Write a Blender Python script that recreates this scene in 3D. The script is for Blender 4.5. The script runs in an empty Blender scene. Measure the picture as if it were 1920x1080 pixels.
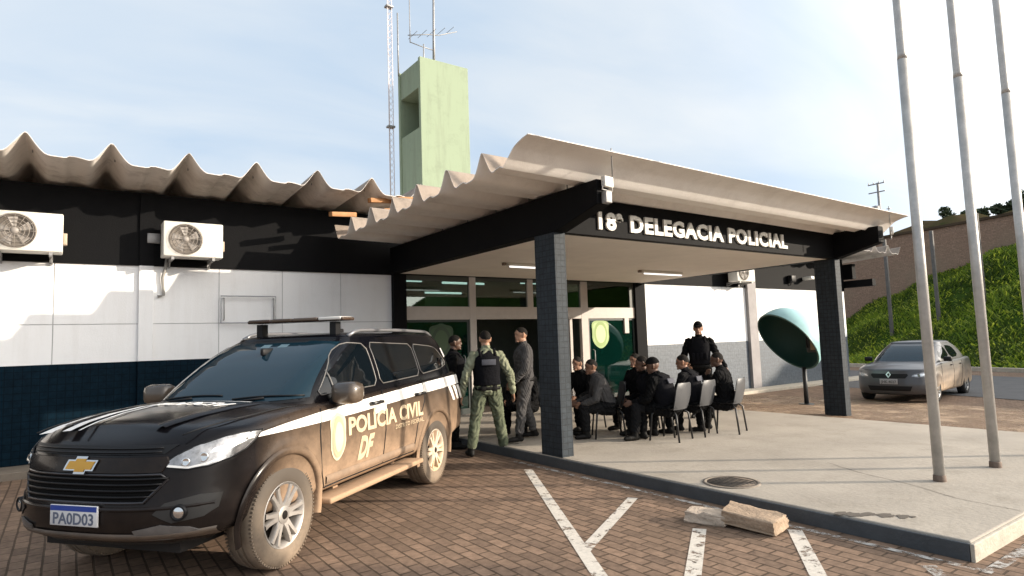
import bpy, bmesh, math, random
import numpy as np
from mathutils import Vector, Matrix
rnd = random.Random(7)
R = math.radians
S = bpy.context.scene
C = S.collection
# ------------------------------------------------------------------ materials
def mat(name, col, rough=.6, metal=0, spec=.5, noise=0, nscale=8, bump=0, bscale=40, coat=0, col2=None, emit=None, es=0, blot=None, bsc=4):
    m = bpy.data.materials.new(name); m.use_nodes = True
    nt = m.node_tree; n = nt.nodes; b = n['Principled BSDF']
    b.inputs['Base Color'].default_value = (*col, 1); b.inputs['Roughness'].default_value = rough
    b.inputs['Metallic'].default_value = metal; b.inputs['Specular IOR Level'].default_value = spec
    b.inputs['Coat Weight'].default_value = coat; b.inputs['Coat Roughness'].default_value = .05
    if emit:
        b.inputs['Emission Color'].default_value = (*emit, 1); b.inputs['Emission Strength'].default_value = es
    tc = n.new('ShaderNodeTexCoord')
    if noise or col2:
        t = n.new('ShaderNodeTexNoise'); t.inputs['Scale'].default_value = nscale; t.inputs['Detail'].default_value = 8
        t.inputs['Roughness'].default_value = .65
        nt.links.new(tc.outputs['Object'], t.inputs['Vector'])
        mx = n.new('ShaderNodeMix'); mx.data_type = 'RGBA'
        c2 = col2 or tuple(c*(1-noise) for c in col)
        mx.inputs[6].default_value = (*c2, 1); mx.inputs[7].default_value = (*col, 1)
        r = n.new('ShaderNodeMapRange'); r.inputs[1].default_value = .3; r.inputs[2].default_value = .68
        nt.links.new(t.outputs['Fac'], r.inputs[0]); nt.links.new(r.outputs[0], mx.inputs[0])
        out = mx.outputs[2]
        if blot:
            t3 = n.new('ShaderNodeTexNoise'); t3.inputs['Scale'].default_value = bsc; t3.inputs['Detail'].default_value = 10; t3.inputs['Roughness'].default_value = .75; nt.links.new(tc.outputs['Object'], t3.inputs['Vector'])
            r3 = n.new('ShaderNodeMapRange'); r3.inputs[1].default_value = .5; r3.inputs[2].default_value = .72; r3.inputs[4].default_value = .75; nt.links.new(t3.outputs['Fac'], r3.inputs[0])
            m3 = n.new('ShaderNodeMix'); m3.data_type = 'RGBA'; m3.inputs[7].default_value = (*blot, 1); nt.links.new(r3.outputs[0], m3.inputs[0]); nt.links.new(out, m3.inputs[6]); out = m3.outputs[2]
        nt.links.new(out, b.inputs['Base Color'])
    if bump:
        t2 = n.new('ShaderNodeTexNoise'); t2.inputs['Scale'].default_value = bscale; t2.inputs['Detail'].default_value = 6
        nt.links.new(tc.outputs['Object'], t2.inputs['Vector'])
        bp = n.new('ShaderNodeBump'); bp.inputs['Strength'].default_value = bump; bp.inputs['Distance'].default_value = .02
        nt.links.new(t2.outputs['Fac'], bp.inputs['Height']); nt.links.new(bp.outputs['Normal'], b.inputs['Normal'])
    return m
def brickmat(name, c1, c2, mortar, bw, bh, msize, offset=.5, rough=.75, bump=.5, rot=0, axes='XY', stain=None, sscale=.5, smin=.5, smax=.7, jit=0.0, bias=0, spec=.5):
    m = bpy.data.materials.new(name); m.use_nodes = True
    nt = m.node_tree; n = nt.nodes; b = n['Principled BSDF']; L = nt.links.new
    tc = n.new('ShaderNodeTexCoord'); vec = tc.outputs['Object']
    if axes != 'XY':
        sp = n.new('ShaderNodeSeparateXYZ'); cb = n.new('ShaderNodeCombineXYZ'); L(vec, sp.inputs[0])
        if axes == 'XZ': L(sp.outputs[0], cb.inputs[0]); L(sp.outputs[2], cb.inputs[1])
        if axes == 'YZ': L(sp.outputs[1], cb.inputs[0]); L(sp.outputs[2], cb.inputs[1])
        if axes == 'SZ':
            ad = n.new('ShaderNodeMath'); L(sp.outputs[0], ad.inputs[0]); L(sp.outputs[1], ad.inputs[1]); L(ad.outputs[0], cb.inputs[0]); L(sp.outputs[2], cb.inputs[1])
        vec = cb.outputs[0]
    mp = n.new('ShaderNodeMapping'); mp.inputs['Rotation'].default_value = (0, 0, rot); L(vec, mp.inputs[0]); v2 = mp.outputs[0]
    if jit:
        nj = n.new('ShaderNodeTexNoise'); nj.inputs['Scale'].default_value = 3.0; L(v2, nj.inputs['Vector'])
        vm = n.new('ShaderNodeVectorMath'); vm.operation = 'MULTIPLY_ADD'; vm.inputs[1].default_value = (jit, jit, 0); L(nj.outputs['Color'], vm.inputs[0]); L(v2, vm.inputs[2]); v2 = vm.outputs[0]
    br = n.new('ShaderNodeTexBrick'); br.offset = offset; br.inputs['Scale'].default_value = 1
    br.inputs['Brick Width'].default_value = bw; br.inputs['Row Height'].default_value = bh; br.inputs['Mortar Size'].default_value = msize
    br.inputs['Mortar Smooth'].default_value = .3; br.inputs['Bias'].default_value = bias
    br.inputs['Color1'].default_value = (*c1, 1); br.inputs['Color2'].default_value = (*c2, 1); br.inputs['Mortar'].default_value = (*mortar, 1)
    L(v2, br.inputs['Vector'])
    t = n.new('ShaderNodeTexNoise'); t.inputs['Scale'].default_value = 14; t.inputs['Detail'].default_value = 9; t.inputs['Roughness'].default_value = .7
    L(tc.outputs['Object'], t.inputs['Vector'])
    r = n.new('ShaderNodeMapRange'); r.inputs[1].default_value = .3; r.inputs[2].default_value = .7; r.inputs[3].default_value = .62; r.inputs[4].default_value = 1.25; L(t.outputs['Fac'], r.inputs[0])
    mul = n.new('ShaderNodeMix'); mul.data_type = 'RGBA'; mul.blend_type = 'MULTIPLY'; mul.inputs[0].default_value = 1
    L(br.outputs['Color'], mul.inputs[6]); L(r.outputs[0], mul.inputs[7]); out = mul.outputs[2]
    if stain:
        ts = n.new('ShaderNodeTexNoise'); ts.inputs['Scale'].default_value = sscale; ts.inputs['Detail'].default_value = 7; L(tc.outputs['Object'], ts.inputs['Vector'])
        rs = n.new('ShaderNodeMapRange'); rs.inputs[1].default_value = smin; rs.inputs[2].default_value = smax; L(ts.outputs['Fac'], rs.inputs[0])
        ms = n.new('ShaderNodeMix'); ms.data_type = 'RGBA'; ms.inputs[7].default_value = (*stain, 1); L(rs.outputs[0], ms.inputs[0]); L(out, ms.inputs[6]); out = ms.outputs[2]
    L(out, b.inputs['Base Color']); b.inputs['Roughness'].default_value = rough; b.inputs['Specular IOR Level'].default_value = spec
    bp = n.new('ShaderNodeBump'); bp.inputs['Strength'].default_value = bump; bp.inputs['Distance'].default_value = .012
    ad = n.new('ShaderNodeMath'); ad.operation = 'MULTIPLY_ADD'; ad.inputs[1].default_value = .35
    inv = n.new('ShaderNodeMath'); inv.operation = 'SUBTRACT'; inv.inputs[0].default_value = 1; L(br.outputs['Fac'], inv.inputs[1])
    L(t.outputs['Fac'], ad.inputs[0]); L(inv.outputs[0], ad.inputs[2]); L(ad.outputs[0], bp.inputs['Height']); L(bp.outputs['Normal'], b.inputs['Normal'])
    return m
def dirtpaint(name, base, dirt, z0, z1, rough=.25, amount=1.0, metal=0, coat=.6, xb=None, nmin=.25, nmax=.75, dust=.08, spec=.5):
    """paint with road dirt that thins out with height on the thing itself"""
    m = bpy.data.materials.new(name); m.use_nodes = True
    nt = m.node_tree; n = nt.nodes; b = n['Principled BSDF']; L = nt.links.new
    tc = n.new('ShaderNodeTexCoord'); sp = n.new('ShaderNodeSeparateXYZ'); L(tc.outputs['Object'], sp.inputs[0])
    r = n.new('ShaderNodeMapRange'); r.inputs[1].default_value = z0; r.inputs[2].default_value = z1; r.inputs[3].default_value = 1; r.inputs[4].default_value = 0; L(sp.outputs[2], r.inputs[0])
    t = n.new('ShaderNodeTexNoise'); t.inputs['Scale'].default_value = 4.5; t.inputs['Detail'].default_value = 10; t.inputs['Roughness'].default_value = .78; L(tc.outputs['Object'], t.inputs['Vector'])
    rn = n.new('ShaderNodeMapRange'); rn.inputs[1].default_value = nmin; rn.inputs[2].default_value = nmax; rn.inputs[3].default_value = .3; rn.inputs[4].default_value = 1.3; L(t.outputs['Fac'], rn.inputs[0])
    mu = n.new('ShaderNodeMath'); mu.operation = 'MULTIPLY'; L(r.outputs[0], mu.inputs[0]); L(rn.outputs[0], mu.inputs[1]); fac = mu.outputs[0]
    if xb:
        rx = n.new('ShaderNodeMapRange'); rx.inputs[1].default_value = xb[0]; rx.inputs[2].default_value = xb[1]; rx.inputs[3].default_value = 1; rx.inputs[4].default_value = xb[2]; L(sp.outputs[0], rx.inputs[0])
        m3 = n.new('ShaderNodeMath'); m3.operation = 'MULTIPLY'; L(fac, m3.inputs[0]); L(rx.outputs[0], m3.inputs[1]); fac = m3.outputs[0]
    m2 = n.new('ShaderNodeMath'); m2.operation = 'MULTIPLY_ADD'; m2.use_clamp = True; m2.inputs[1].default_value = amount; m2.inputs[2].default_value = dust; L(fac, m2.inputs[0]); fac = m2.outputs[0]
    mx = n.new('ShaderNodeMix'); mx.data_type = 'RGBA'; mx.inputs[6].default_value = (*base, 1); mx.inputs[7].default_value = (*dirt, 1); L(fac, mx.inputs[0]); L(mx.outputs[2], b.inputs['Base Color'])
    rr = n.new('ShaderNodeMapRange'); rr.inputs[3].default_value = rough; rr.inputs[4].default_value = .9; L(fac, rr.inputs[0]); L(rr.outputs[0], b.inputs['Roughness'])
    cc = n.new('ShaderNodeMapRange'); cc.inputs[2].default_value = .7; cc.inputs[3].default_value = coat; cc.inputs[4].default_value = 0; L(fac, cc.inputs[0]); L(cc.outputs[0], b.inputs['Coat Weight']); b.inputs['Coat Roughness'].default_value = .06
    b.inputs['Metallic'].default_value = metal; b.inputs['Specular IOR Level'].default_value = spec
    return m
def glassmat(name, tint, refl=.08, film=None):
    m = bpy.data.materials.new(name); m.use_nodes = True
    nt = m.node_tree; n = nt.nodes; L = nt.links.new; n.remove(n['Principled BSDF'])
    tr = n.new('ShaderNodeBsdfTransparent'); tr.inputs[0].default_value = (*tint, 1)
    gl = n.new('ShaderNodeBsdfGlossy'); gl.inputs['Roughness'].default_value = .02; gl.inputs[0].default_value = (.9, .95, .93, 1)
    fr = n.new('ShaderNodeFresnel'); fr.inputs[0].default_value = 1.5
    ad = n.new('ShaderNodeMath'); ad.operation = 'ADD'; ad.use_clamp = True; ad.inputs[1].default_value = refl - .04; L(fr.outputs[0], ad.inputs[0])
    mx = n.new('ShaderNodeMixShader'); L(ad.outputs[0], mx.inputs[0]); L(tr.outputs[0], mx.inputs[1]); L(gl.outputs[0], mx.inputs[2])
    if film:
        df = n.new('ShaderNodeBsdfDiffuse'); df.inputs[0].default_value = (*film, 1); m2 = n.new('ShaderNodeMixShader'); m2.inputs[0].default_value = .55
        L(tr.outputs[0], m2.inputs[1]); L(df.outputs[0], m2.inputs[2]); L(m2.outputs[0], mx.inputs[1])
    L(mx.outputs[0], n['Material Output'].inputs[0])
    return m
def leafmat(name, c, tl=.45):
    m = mat(name, c, .6, spec=.3, noise=.35, nscale=2.5); nt = m.node_tree; n = nt.nodes; L = nt.links.new
    t = n.new('ShaderNodeBsdfTranslucent'); t.inputs[0].default_value = (min(1, c[0]*1.7), min(1, c[1]*1.6), c[2], 1)
    mx = n.new('ShaderNodeMixShader'); mx.inputs[0].default_value = tl; L(n['Principled BSDF'].outputs[0], mx.inputs[1]); L(t.outputs[0], mx.inputs[2]); L(mx.outputs[0], n['Material Output'].inputs[0]); return m
def wornpaint(name, col, scale=9, lo=.42, hi=.56):
    m = mat(name, col, .7, noise=.25, nscale=30)
    nt = m.node_tree; n = nt.nodes; L = nt.links.new
    tc = n.new('ShaderNodeTexCoord'); t = n.new('ShaderNodeTexNoise'); t.inputs['Scale'].default_value = scale; t.inputs['Detail'].default_value = 9; t.inputs['Roughness'].default_value = .75
    L(tc.outputs['Object'], t.inputs['Vector'])
    r = n.new('ShaderNodeMapRange'); r.inputs[1].default_value = lo; r.inputs[2].default_value = hi; r.inputs[3].default_value = 0; r.inputs[4].default_value = .92; L(t.outputs['Fac'], r.inputs[0])
    L(r.outputs[0], n['Principled BSDF'].inputs['Alpha'])
    return m
def streakwall(name, col, dirtc, rough=.7, amount=.35, sc=1.0, spec=.5, blot=0):
    """painted wall with soft vertical run-off streaks and grime"""
    m = mat(name, col, rough, bump=.12, bscale=60, spec=spec)
    nt = m.node_tree; n = nt.nodes; L = nt.links.new; b = n['Principled BSDF']
    tc = n.new('ShaderNodeTexCoord'); mp = n.new('ShaderNodeMapping'); mp.inputs['Scale'].default_value = (3.5*sc, 3.5*sc, .35*sc); L(tc.outputs['Object'], mp.inputs[0])
    t = n.new('ShaderNodeTexNoise'); t.inputs['Scale'].default_value = 1.2; t.inputs['Detail'].default_value = 9; t.inputs['Roughness'].default_value = .7; L(mp.outputs[0], t.inputs['Vector'])
    r = n.new('ShaderNodeMapRange'); r.inputs[1].default_value = .48; r.inputs[2].default_value = .78; r.inputs[4].default_value = amount; L(t.outputs['Fac'], r.inputs[0])
    mx = n.new('ShaderNodeMix'); mx.data_type = 'RGBA'; mx.inputs[6].default_value = (*col, 1); mx.inputs[7].default_value = (*dirtc, 1); L(r.outputs[0], mx.inputs[0]); out = mx.outputs[2]
    if blot:   # mould and damp patches
        t3 = n.new('ShaderNodeTexNoise'); t3.inputs['Scale'].default_value = 2.3; t3.inputs['Detail'].default_value = 10; t3.inputs['Roughness'].default_value = .75; L(tc.outputs['Object'], t3.inputs['Vector'])
        r3 = n.new('ShaderNodeMapRange'); r3.inputs[1].default_value = .52; r3.inputs[2].default_value = .74; r3.inputs[4].default_value = blot; L(t3.outputs['Fac'], r3.inputs[0])
        m3 = n.new('ShaderNodeMix'); m3.data_type = 'RGBA'; m3.inputs[7].default_value = (*[c*.55 for c in dirtc], 1); L(r3.outputs[0], m3.inputs[0]); L(out, m3.inputs[6]); out = m3.outputs[2]
    L(out, b.inputs['Base Color'])
    return m
# ------------------------------------------------------------------ mesh builder
class MB:
    def __init__(s): s.v = []; s.f = []; s.m = []; s.sm = []
    def add(s, vs, fs, m=0, smooth=False):
        o = len(s.v); s.v += [tuple(v) for v in vs]
        for f in fs: s.f.append([i+o for i in f]); s.m.append(m); s.sm.append(smooth)
        return s
    def box(s, a, b, m=0, M=None):
        x0, y0, z0 = a; x1, y1, z1 = b
        vs = [(x0,y0,z0),(x1,y0,z0),(x1,y1,z0),(x0,y1,z0),(x0,y0,z1),(x1,y0,z1),(x1,y1,z1),(x0,y1,z1)]
        if M: vs = [M @ Vector(v) for v in vs]
        return s.add(vs, [(0,3,2,1),(4,5,6,7),(0,1,5,4),(1,2,6,5),(2,3,7,6),(3,0,4,7)], m)
    def bbox(s, a, b, r=.01, m=0, M=None):
        bm = bmesh.new(); bmesh.ops.create_cube(bm, size=1)
        for v in bm.verts: v.co = Vector([a[i] + (v.co[i]+.5)*(b[i]-a[i]) for i in range(3)])
        bmesh.ops.bevel(bm, geom=bm.edges[:], offset=r, segments=2, affect='EDGES', profile=.5)
        return s.bm(bm, m, True, M)
    def bm(s, bm, m=0, smooth=False, M=None):
        bm.verts.index_update()
        s.add([(M @ v.co) if M else v.co[:] for v in bm.verts], [[v.index for v in f.verts] for f in bm.faces], m, smooth); bm.free(); return s
    def tube(s, pts, r, n=8, m=0, cap=True, smooth=True, ell=None):
        pts = [Vector(p) for p in pts]; rs = r if isinstance(r, (list, tuple)) else [r]*len(pts); rings = []; up = None
        for i, p in enumerate(pts):
            d = (pts[min(i+1, len(pts)-1)] - pts[max(i-1, 0)]).normalized()
            if up is None: up = Vector((0,0,1)) if abs(d.z) < .9 else Vector((1,0,0))
            a = d.cross(up).normalized(); b = a.cross(d).normalized(); up = b
            rings.append([p + rs[i]*(math.cos(2*math.pi*k/n)*a + math.sin(2*math.pi*k/n)*b) for k in range(n)])
        vs = [v for q in rings for v in q]; fs = []
        for i in range(len(rings)-1):
            for k in range(n): fs.append((i*n+k, i*n+(k+1)%n, (i+1)*n+(k+1)%n, (i+1)*n+k))
        if cap: fs.append(list(range(n))[::-1]); fs.append([(len(rings)-1)*n+k for k in range(n)])
        return s.add(vs, fs, m, smooth)
    def lathe(s, prof, n=48, m=0, M=None, smooth=True, close=False):
        """prof: list of (radius, height) about local Z"""
        vs = [(r*math.cos(2*math.pi*k/n), r*math.sin(2*math.pi*k/n), z) for r, z in prof for k in range(n)]
        if M: vs = [M @ Vector(v) for v in vs]
        P = len(prof); fs = []
        for i in range(P if close else P-1):
            j = (i+1) % P
            for k in range(n): fs.append((i*n+k, i*n+(k+1)%n, j*n+(k+1)%n, j*n+k))
        return s.add(vs, fs, m, smooth)
    def prism(s, poly, fn0, fn1, m=0):
        """polygon outline (2D) between two mapping functions"""
        n = len(poly); vs = [fn0(*p) for p in poly] + [fn1(*p) for p in poly]
        fs = [list(range(n))[::-1], list(range(n, 2*n))] + [(i, (i+1) % n, n+(i+1) % n, n+i) for i in range(n)]
        return s.add(vs, fs, m)
    def grid(s, pts, m=0, smooth=True, wrap=False):
        nu = len(pts); nv = len(pts[0]); vs = [p for q in pts for p in q]; fs = []
        for i in range(nu-1):
            for k in range(nv if wrap else nv-1): fs.append((i*nv+k, i*nv+(k+1)%nv, (i+1)*nv+(k+1)%nv, (i+1)*nv+k))
        return s.add(vs, fs, m, smooth)
    def ell(s, c, r, m=0, nu=16, nv=10, M=None):
        pts = []
        for i in range(nv+1):
            t = math.pi*i/nv
            pts.append([(c[0]+r[0]*math.sin(t)*math.cos(2*math.pi*k/nu), c[1]+r[1]*math.sin(t)*math.sin(2*math.pi*k/nu), c[2]+r[2]*math.cos(t)) for k in range(nu)])
        if M: pts = [[M @ Vector(p) for p in q] for q in pts]
        return s.grid(pts, m, True, True)
    def build(s, name, mats, parent=None, loc=None, bevel=0, sharp=None, recalc=True):
        me = bpy.data.meshes.new(name); me.from_pydata(s.v, [], s.f)
        for mm in (mats if isinstance(mats, (list, tuple)) else [mats]): me.materials.append(mm)
        me.polygons.foreach_set('material_index', s.m); me.polygons.foreach_set('use_smooth', s.sm)
        if recalc:
            bm = bmesh.new(); bm.from_mesh(me); bmesh.ops.remove_doubles(bm, verts=bm.verts, dist=1e-5); bmesh.ops.recalc_face_normals(bm, faces=bm.faces)
            if bevel:
                es = [e for e in bm.edges if len(e.link_faces) == 2 and e.calc_face_angle() > R(35)]
                bmesh.ops.bevel(bm, geom=es, offset=bevel, segments=2, affect='EDGES', profile=.5, clamp_overlap=True)
            bm.to_mesh(me); bm.free()
        if sharp: me.set_sharp_from_angle(angle=R(sharp))
        o = bpy.data.objects.new(name, me); C.objects.link(o)
        if parent: o.parent = parent
        if loc: o.location = loc
        return o
def tag(o, label=None, cat=None, group=None, kind=None):
    for k, v in (('label', label), ('category', cat), ('group', group), ('kind', kind)):
        if v: o[k] = v
    return o
def thing(name, label, cat, loc=(0,0,0), rz=0, group=None, scale=1):
    o = bpy.data.objects.new(name, None); C.objects.link(o); o.location = loc; o.rotation_euler = (0,0,rz); o.scale = (scale,)*3
    o.empty_display_size = .1
    return tag(o, label, cat, group)
def struct(o): o['kind'] = 'structure'; return o
def copy_tree(o, parent=None):
    c = o.copy(); C.objects.link(c)
    if parent: c.parent = parent
    for ch in list(o.children): copy_tree(ch, c)
    return c
def textmesh(txt, size, thick=0, bold=0, shear=0, sx=1.0, spacing=1.0):
    cu = bpy.data.curves.new('t', 'FONT'); cu.body = txt; cu.size = size; cu.extrude = thick; cu.offset = bold; cu.shear = shear; cu.space_character = spacing
    cu.resolution_u = 3
    o = bpy.data.objects.new('t', cu); C.objects.link(o); dg = bpy.context.evaluated_depsgraph_get(); dg.update()
    me = bpy.data.meshes.new_from_object(o.evaluated_get(dg)); bpy.data.objects.remove(o); bpy.data.curves.remove(cu)
    for v in me.vertices: v.co.x *= sx
    return me
def textfit(txt, x0, x1, h, fn, name, m, parent, thick=.004, bold=.0, shear=0, spacing=1.0):
    """text stretched to run from x0 to x1 with cap height h, mapped through fn(u, v, w)"""
    me = textmesh(txt, 1, .5, bold, shear, spacing=spacing); xs = [v.co.x for v in me.vertices]; ys = [v.co.y for v in me.vertices]
    a, b, c, d = min(xs), max(xs), min(ys), max(ys)
    for v in me.vertices:
        v.co = fn(x0+(v.co.x-a)/(b-a)*(x1-x0), (v.co.y-max(c, -.02))/(.73)*h, (v.co.z+.5)*thick)
    me.materials.clear(); me.materials.append(m); me.name = name
    for p in me.polygons: p.use_smooth = False
    bm = bmesh.new(); bm.from_mesh(me); bmesh.ops.recalc_face_normals(bm, faces=bm.faces); bm.to_mesh(me); bm.free()
    o = bpy.data.objects.new(name, me); C.objects.link(o); o.parent = parent; return o
def chaikin(p, it=2):
    for _ in range(it):
        q = []
        for i in range(len(p)):
            a, b = p[i], p[(i+1) % len(p)]
            q += [(a[0]*.75+b[0]*.25, a[1]*.75+b[1]*.25), (a[0]*.25+b[0]*.75, a[1]*.25+b[1]*.75)]
        p = q
    return p
def patch(poly, fn, name, m, parent, sub=3, thick=.0):
    """flat outline laid on a curved surface through fn(u, v, offset), with a small rim"""
    bm = bmesh.new(); vs = [bm.verts.new((p[0], p[1], 0)) for p in poly]; bm.faces.new(vs)
    bmesh.ops.triangulate(bm, faces=bm.faces[:])
    for _ in range(sub):
        es = [e for e in bm.edges if e.calc_length() > .06]
        if es: bmesh.ops.subdivide_edges(bm, edges=es, cuts=1, use_grid_fill=True); bmesh.ops.triangulate(bm, faces=bm.faces[:])
    if thick:
        r = bmesh.ops.extrude_face_region(bm, geom=bm.faces[:])
        for g in r['geom']:
            if isinstance(g, bmesh.types.BMVert): g.co.z = thick
    for v in bm.verts: v.co = Vector(fn(v.co.x, v.co.y, v.co.z))
    bmesh.ops.recalc_face_normals(bm, faces=bm.faces)
    me = bpy.data.meshes.new(name)
    for f in bm.faces: f.smooth = True
    bm.to_mesh(me); bm.free()
    me.set_sharp_from_angle(angle=R(40)); me.materials.append(m)
    o = bpy.data.objects.new(name, me); C.objects.link(o); o.parent = parent
    return o
def lerp(a, b, t): return a+(b-a)*t
def interp(x, xs, ys): return float(np.interp(x, xs, ys))
def sstep(a, b, x): t = min(1, max(0, (x-a)/(b-a))); return t*t*(3-2*t)
# ------------------------------------------------------------------ camera, sun, sky
F_PX, YAW, PIT, ROL, H = 1175., R(35.45), R(4.9), R(-1.9), 1.6
fwd = Vector((math.sin(YAW)*math.cos(PIT), math.cos(YAW)*math.cos(PIT), math.sin(PIT)))
r0 = Vector((math.cos(YAW), -math.sin(YAW), 0)); u0 = r0.cross(fwd)
rt = math.cos(ROL)*r0 + math.sin(ROL)*u0; up = -math.sin(ROL)*r0 + math.cos(ROL)*u0
cam = bpy.data.cameras.new('camera'); co = bpy.data.objects.new('camera', cam); C.objects.link(co); S.camera = co
cam.sensor_width = 36; cam.lens = 36*F_PX/1920; cam.clip_end = 2000; cam.clip_start = .05
mw = Matrix((rt, up, -fwd)).transposed().to_4x4(); mw.translation = (0, 0, H); co.matrix_world = mw
SUN_EL = 15.5
sh_ = Matrix.Rotation(R(-5), 3, 'Z') @ Vector((r0.x, r0.y, 0)).normalized()
sd = sh_*math.cos(R(SUN_EL)) + Vector((0, 0, math.sin(R(SUN_EL))))
sl = bpy.data.lights.new('sun', 'SUN'); sl.energy = 4.9; sl.angle = R(.55); sl.color = (1, .87, .71)
so = bpy.data.objects.new('sun', sl); C.objects.link(so); so.rotation_euler = sd.to_track_quat('Z', 'Y').to_euler()
S.view_settings.view_transform = 'Standard'; S.view_settings.look = 'None'; S.view_settings.exposure = .45; S.view_settings.gamma = 1
w = bpy.data.worlds.new('World'); S.world = w; w.use_nodes = True
nt = w.node_tree; n = nt.nodes; L = nt.links.new; bg = n['Background']; bg.inputs[1].default_value = .095
sky = n.new('ShaderNodeTexSky'); sky.sky_type = 'NISHITA'; sky.sun_disc = False; sky.sun_elevation = R(SUN_EL)
sky.sun_rotation = math.atan2(sd.x, sd.y); sky.altitude = 1000; sky.air_density = 1.0; sky.dust_density = 1.2; sky.ozone_density = 1.0
tc = n.new('ShaderNodeTexCoord'); sp = n.new('ShaderNodeSeparateXYZ'); L(tc.outputs['Generated'], sp.inputs[0])
# thin high cloud: noise on the cloud plane (direction divided by its height)
zm = n.new('ShaderNodeMath'); zm.operation = 'MAXIMUM'; zm.inputs[1].default_value = .0; L(sp.outputs[2], zm.inputs[0])
za = n.new('ShaderNodeMath'); za.inputs[1].default_value = .16; L(zm.outputs[0], za.inputs[0])
dv = n.new('ShaderNodeVectorMath'); dv.operation = 'DIVIDE'; cb = n.new('ShaderNodeCombineXYZ')
for i in range(3): L(za.outputs[0], cb.inputs[i])
L(tc.outputs['Generated'], dv.inputs[0]); L(cb.outputs[0], dv.inputs[1])
mp = n.new('ShaderNodeMapping'); mp.inputs['Rotation'].default_value = (0, 0, R(25)); mp.inputs['Scale'].default_value = (.75, 1.7, 0); mp.inputs['Location'].default_value = (1.3, .4, 0); L(dv.outputs[0], mp.inputs[0])
nz = n.new('ShaderNodeTexNoise'); nz.inputs['Scale'].default_value = 1.1; nz.inputs['Detail'].default_value = 9; nz.inputs['Roughness'].default_value = .5; nz.inputs['Distortion'].default_value = .5; L(mp.outputs[0], nz.inputs['Vector'])
mr = n.new('ShaderNodeMapRange'); mr.inputs[1].default_value = .36; mr.inputs[2].default_value = .72; mr.inputs[3].default_value = 0; mr.inputs[4].default_value = 1; L(nz.outputs['Fac'], mr.inputs[0])
mx = n.new('ShaderNodeMix'); mx.data_type = 'RGBA'; mx.inputs[7].default_value = (7.5, 8.45, 9.7, 1); 
# veil of cloud glows towards the sun (forward scattering), which stands outside the picture on the right
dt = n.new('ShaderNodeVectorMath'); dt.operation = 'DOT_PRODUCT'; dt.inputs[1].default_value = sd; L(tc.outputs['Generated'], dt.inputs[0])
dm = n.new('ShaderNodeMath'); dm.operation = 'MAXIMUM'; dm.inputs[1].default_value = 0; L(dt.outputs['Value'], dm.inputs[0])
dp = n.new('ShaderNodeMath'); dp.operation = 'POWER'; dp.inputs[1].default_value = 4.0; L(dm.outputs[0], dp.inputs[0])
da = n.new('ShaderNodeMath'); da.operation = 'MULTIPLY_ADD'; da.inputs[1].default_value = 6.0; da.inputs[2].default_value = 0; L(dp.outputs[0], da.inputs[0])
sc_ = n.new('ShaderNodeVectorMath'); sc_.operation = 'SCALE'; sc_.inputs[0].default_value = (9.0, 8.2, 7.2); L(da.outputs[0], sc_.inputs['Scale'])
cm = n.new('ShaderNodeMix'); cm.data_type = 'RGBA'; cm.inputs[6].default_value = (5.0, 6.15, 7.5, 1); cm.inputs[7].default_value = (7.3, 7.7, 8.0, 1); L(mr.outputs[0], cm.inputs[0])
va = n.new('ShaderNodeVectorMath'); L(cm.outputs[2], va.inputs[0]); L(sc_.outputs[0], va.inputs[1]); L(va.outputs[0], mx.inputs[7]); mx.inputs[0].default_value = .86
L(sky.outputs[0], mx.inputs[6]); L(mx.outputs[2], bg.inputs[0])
# ------------------------------------------------------------------ shared materials
M_ = {}
M_['paver'] = brickmat('paver', (.25,.168,.118), (.158,.108,.078), (.085,.058,.040), .215, .108, .009, .5, .9, .7, R(90), spec=.2, stain=(.13,.09,.062), sscale=.45, smin=.5, smax=.85, jit=.012)
M_['white_wall'] = streakwall('white_wall', (.80,.80,.80), (.56,.53,.49), amount=.3, blot=.10)
M_['black_paint'] = streakwall('black_paint', (.0035,.0037,.0045), (.008,.008,.008), .7, .3, spec=.12)
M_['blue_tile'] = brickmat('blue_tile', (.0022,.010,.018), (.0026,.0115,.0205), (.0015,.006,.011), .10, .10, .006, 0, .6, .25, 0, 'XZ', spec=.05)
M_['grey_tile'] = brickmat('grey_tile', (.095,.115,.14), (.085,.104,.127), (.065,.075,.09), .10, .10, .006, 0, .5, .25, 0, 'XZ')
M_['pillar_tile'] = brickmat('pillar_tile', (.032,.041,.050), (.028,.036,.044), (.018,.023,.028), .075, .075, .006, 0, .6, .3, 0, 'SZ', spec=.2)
M_['fibre'] = streakwall('fibre_cement', (.80,.745,.69), (.45,.385,.33), .9, .8, .5, blot=.6)
M_['fibre_c'] = streakwall('fibre_cement_painted', (.90,.86,.81), (.62,.56,.50), .85, .5, .4, blot=.2)
M_['fibre_top'] = streakwall('fibre_weathered', (.30,.245,.20), (.14,.115,.095), .95, .8, .6, blot=.7)
M_['soffit'] = mat('soffit_paint', (.88,.81,.73), .8, noise=.12, nscale=1.5)
M_['alu'] = mat('frame_paint', (.48,.43,.39), .45, noise=.1)
M_['dark'] = mat('dark_void', (.006,.007,.008), .8)
M_['glass'] = glassmat('green_glass', (.48,.60,.55), .08)
M_['glass_dk'] = glassmat('film_glass', (.10,.25,.20), .07, film=(.002,.022,.017))
M_['concrete'] = mat('slab_concrete', (.385,.342,.288), .8, nscale=.8, col2=(.285,.253,.213), bump=.25, bscale=25, blot=(.235,.205,.165), bsc=2.2)
M_['kerb_paint'] = mat('kerb_paint', (.06,.068,.076), .6, noise=.3, nscale=6, bump=.2)
M_['kerb_pale'] = mat('kerb_pale', (.50,.45,.37), .8, noise=.3, nscale=9, bump=.3)
M_['white_line'] = wornpaint('white_line', (.66,.61,.54), 7, .39, .47)
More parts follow.
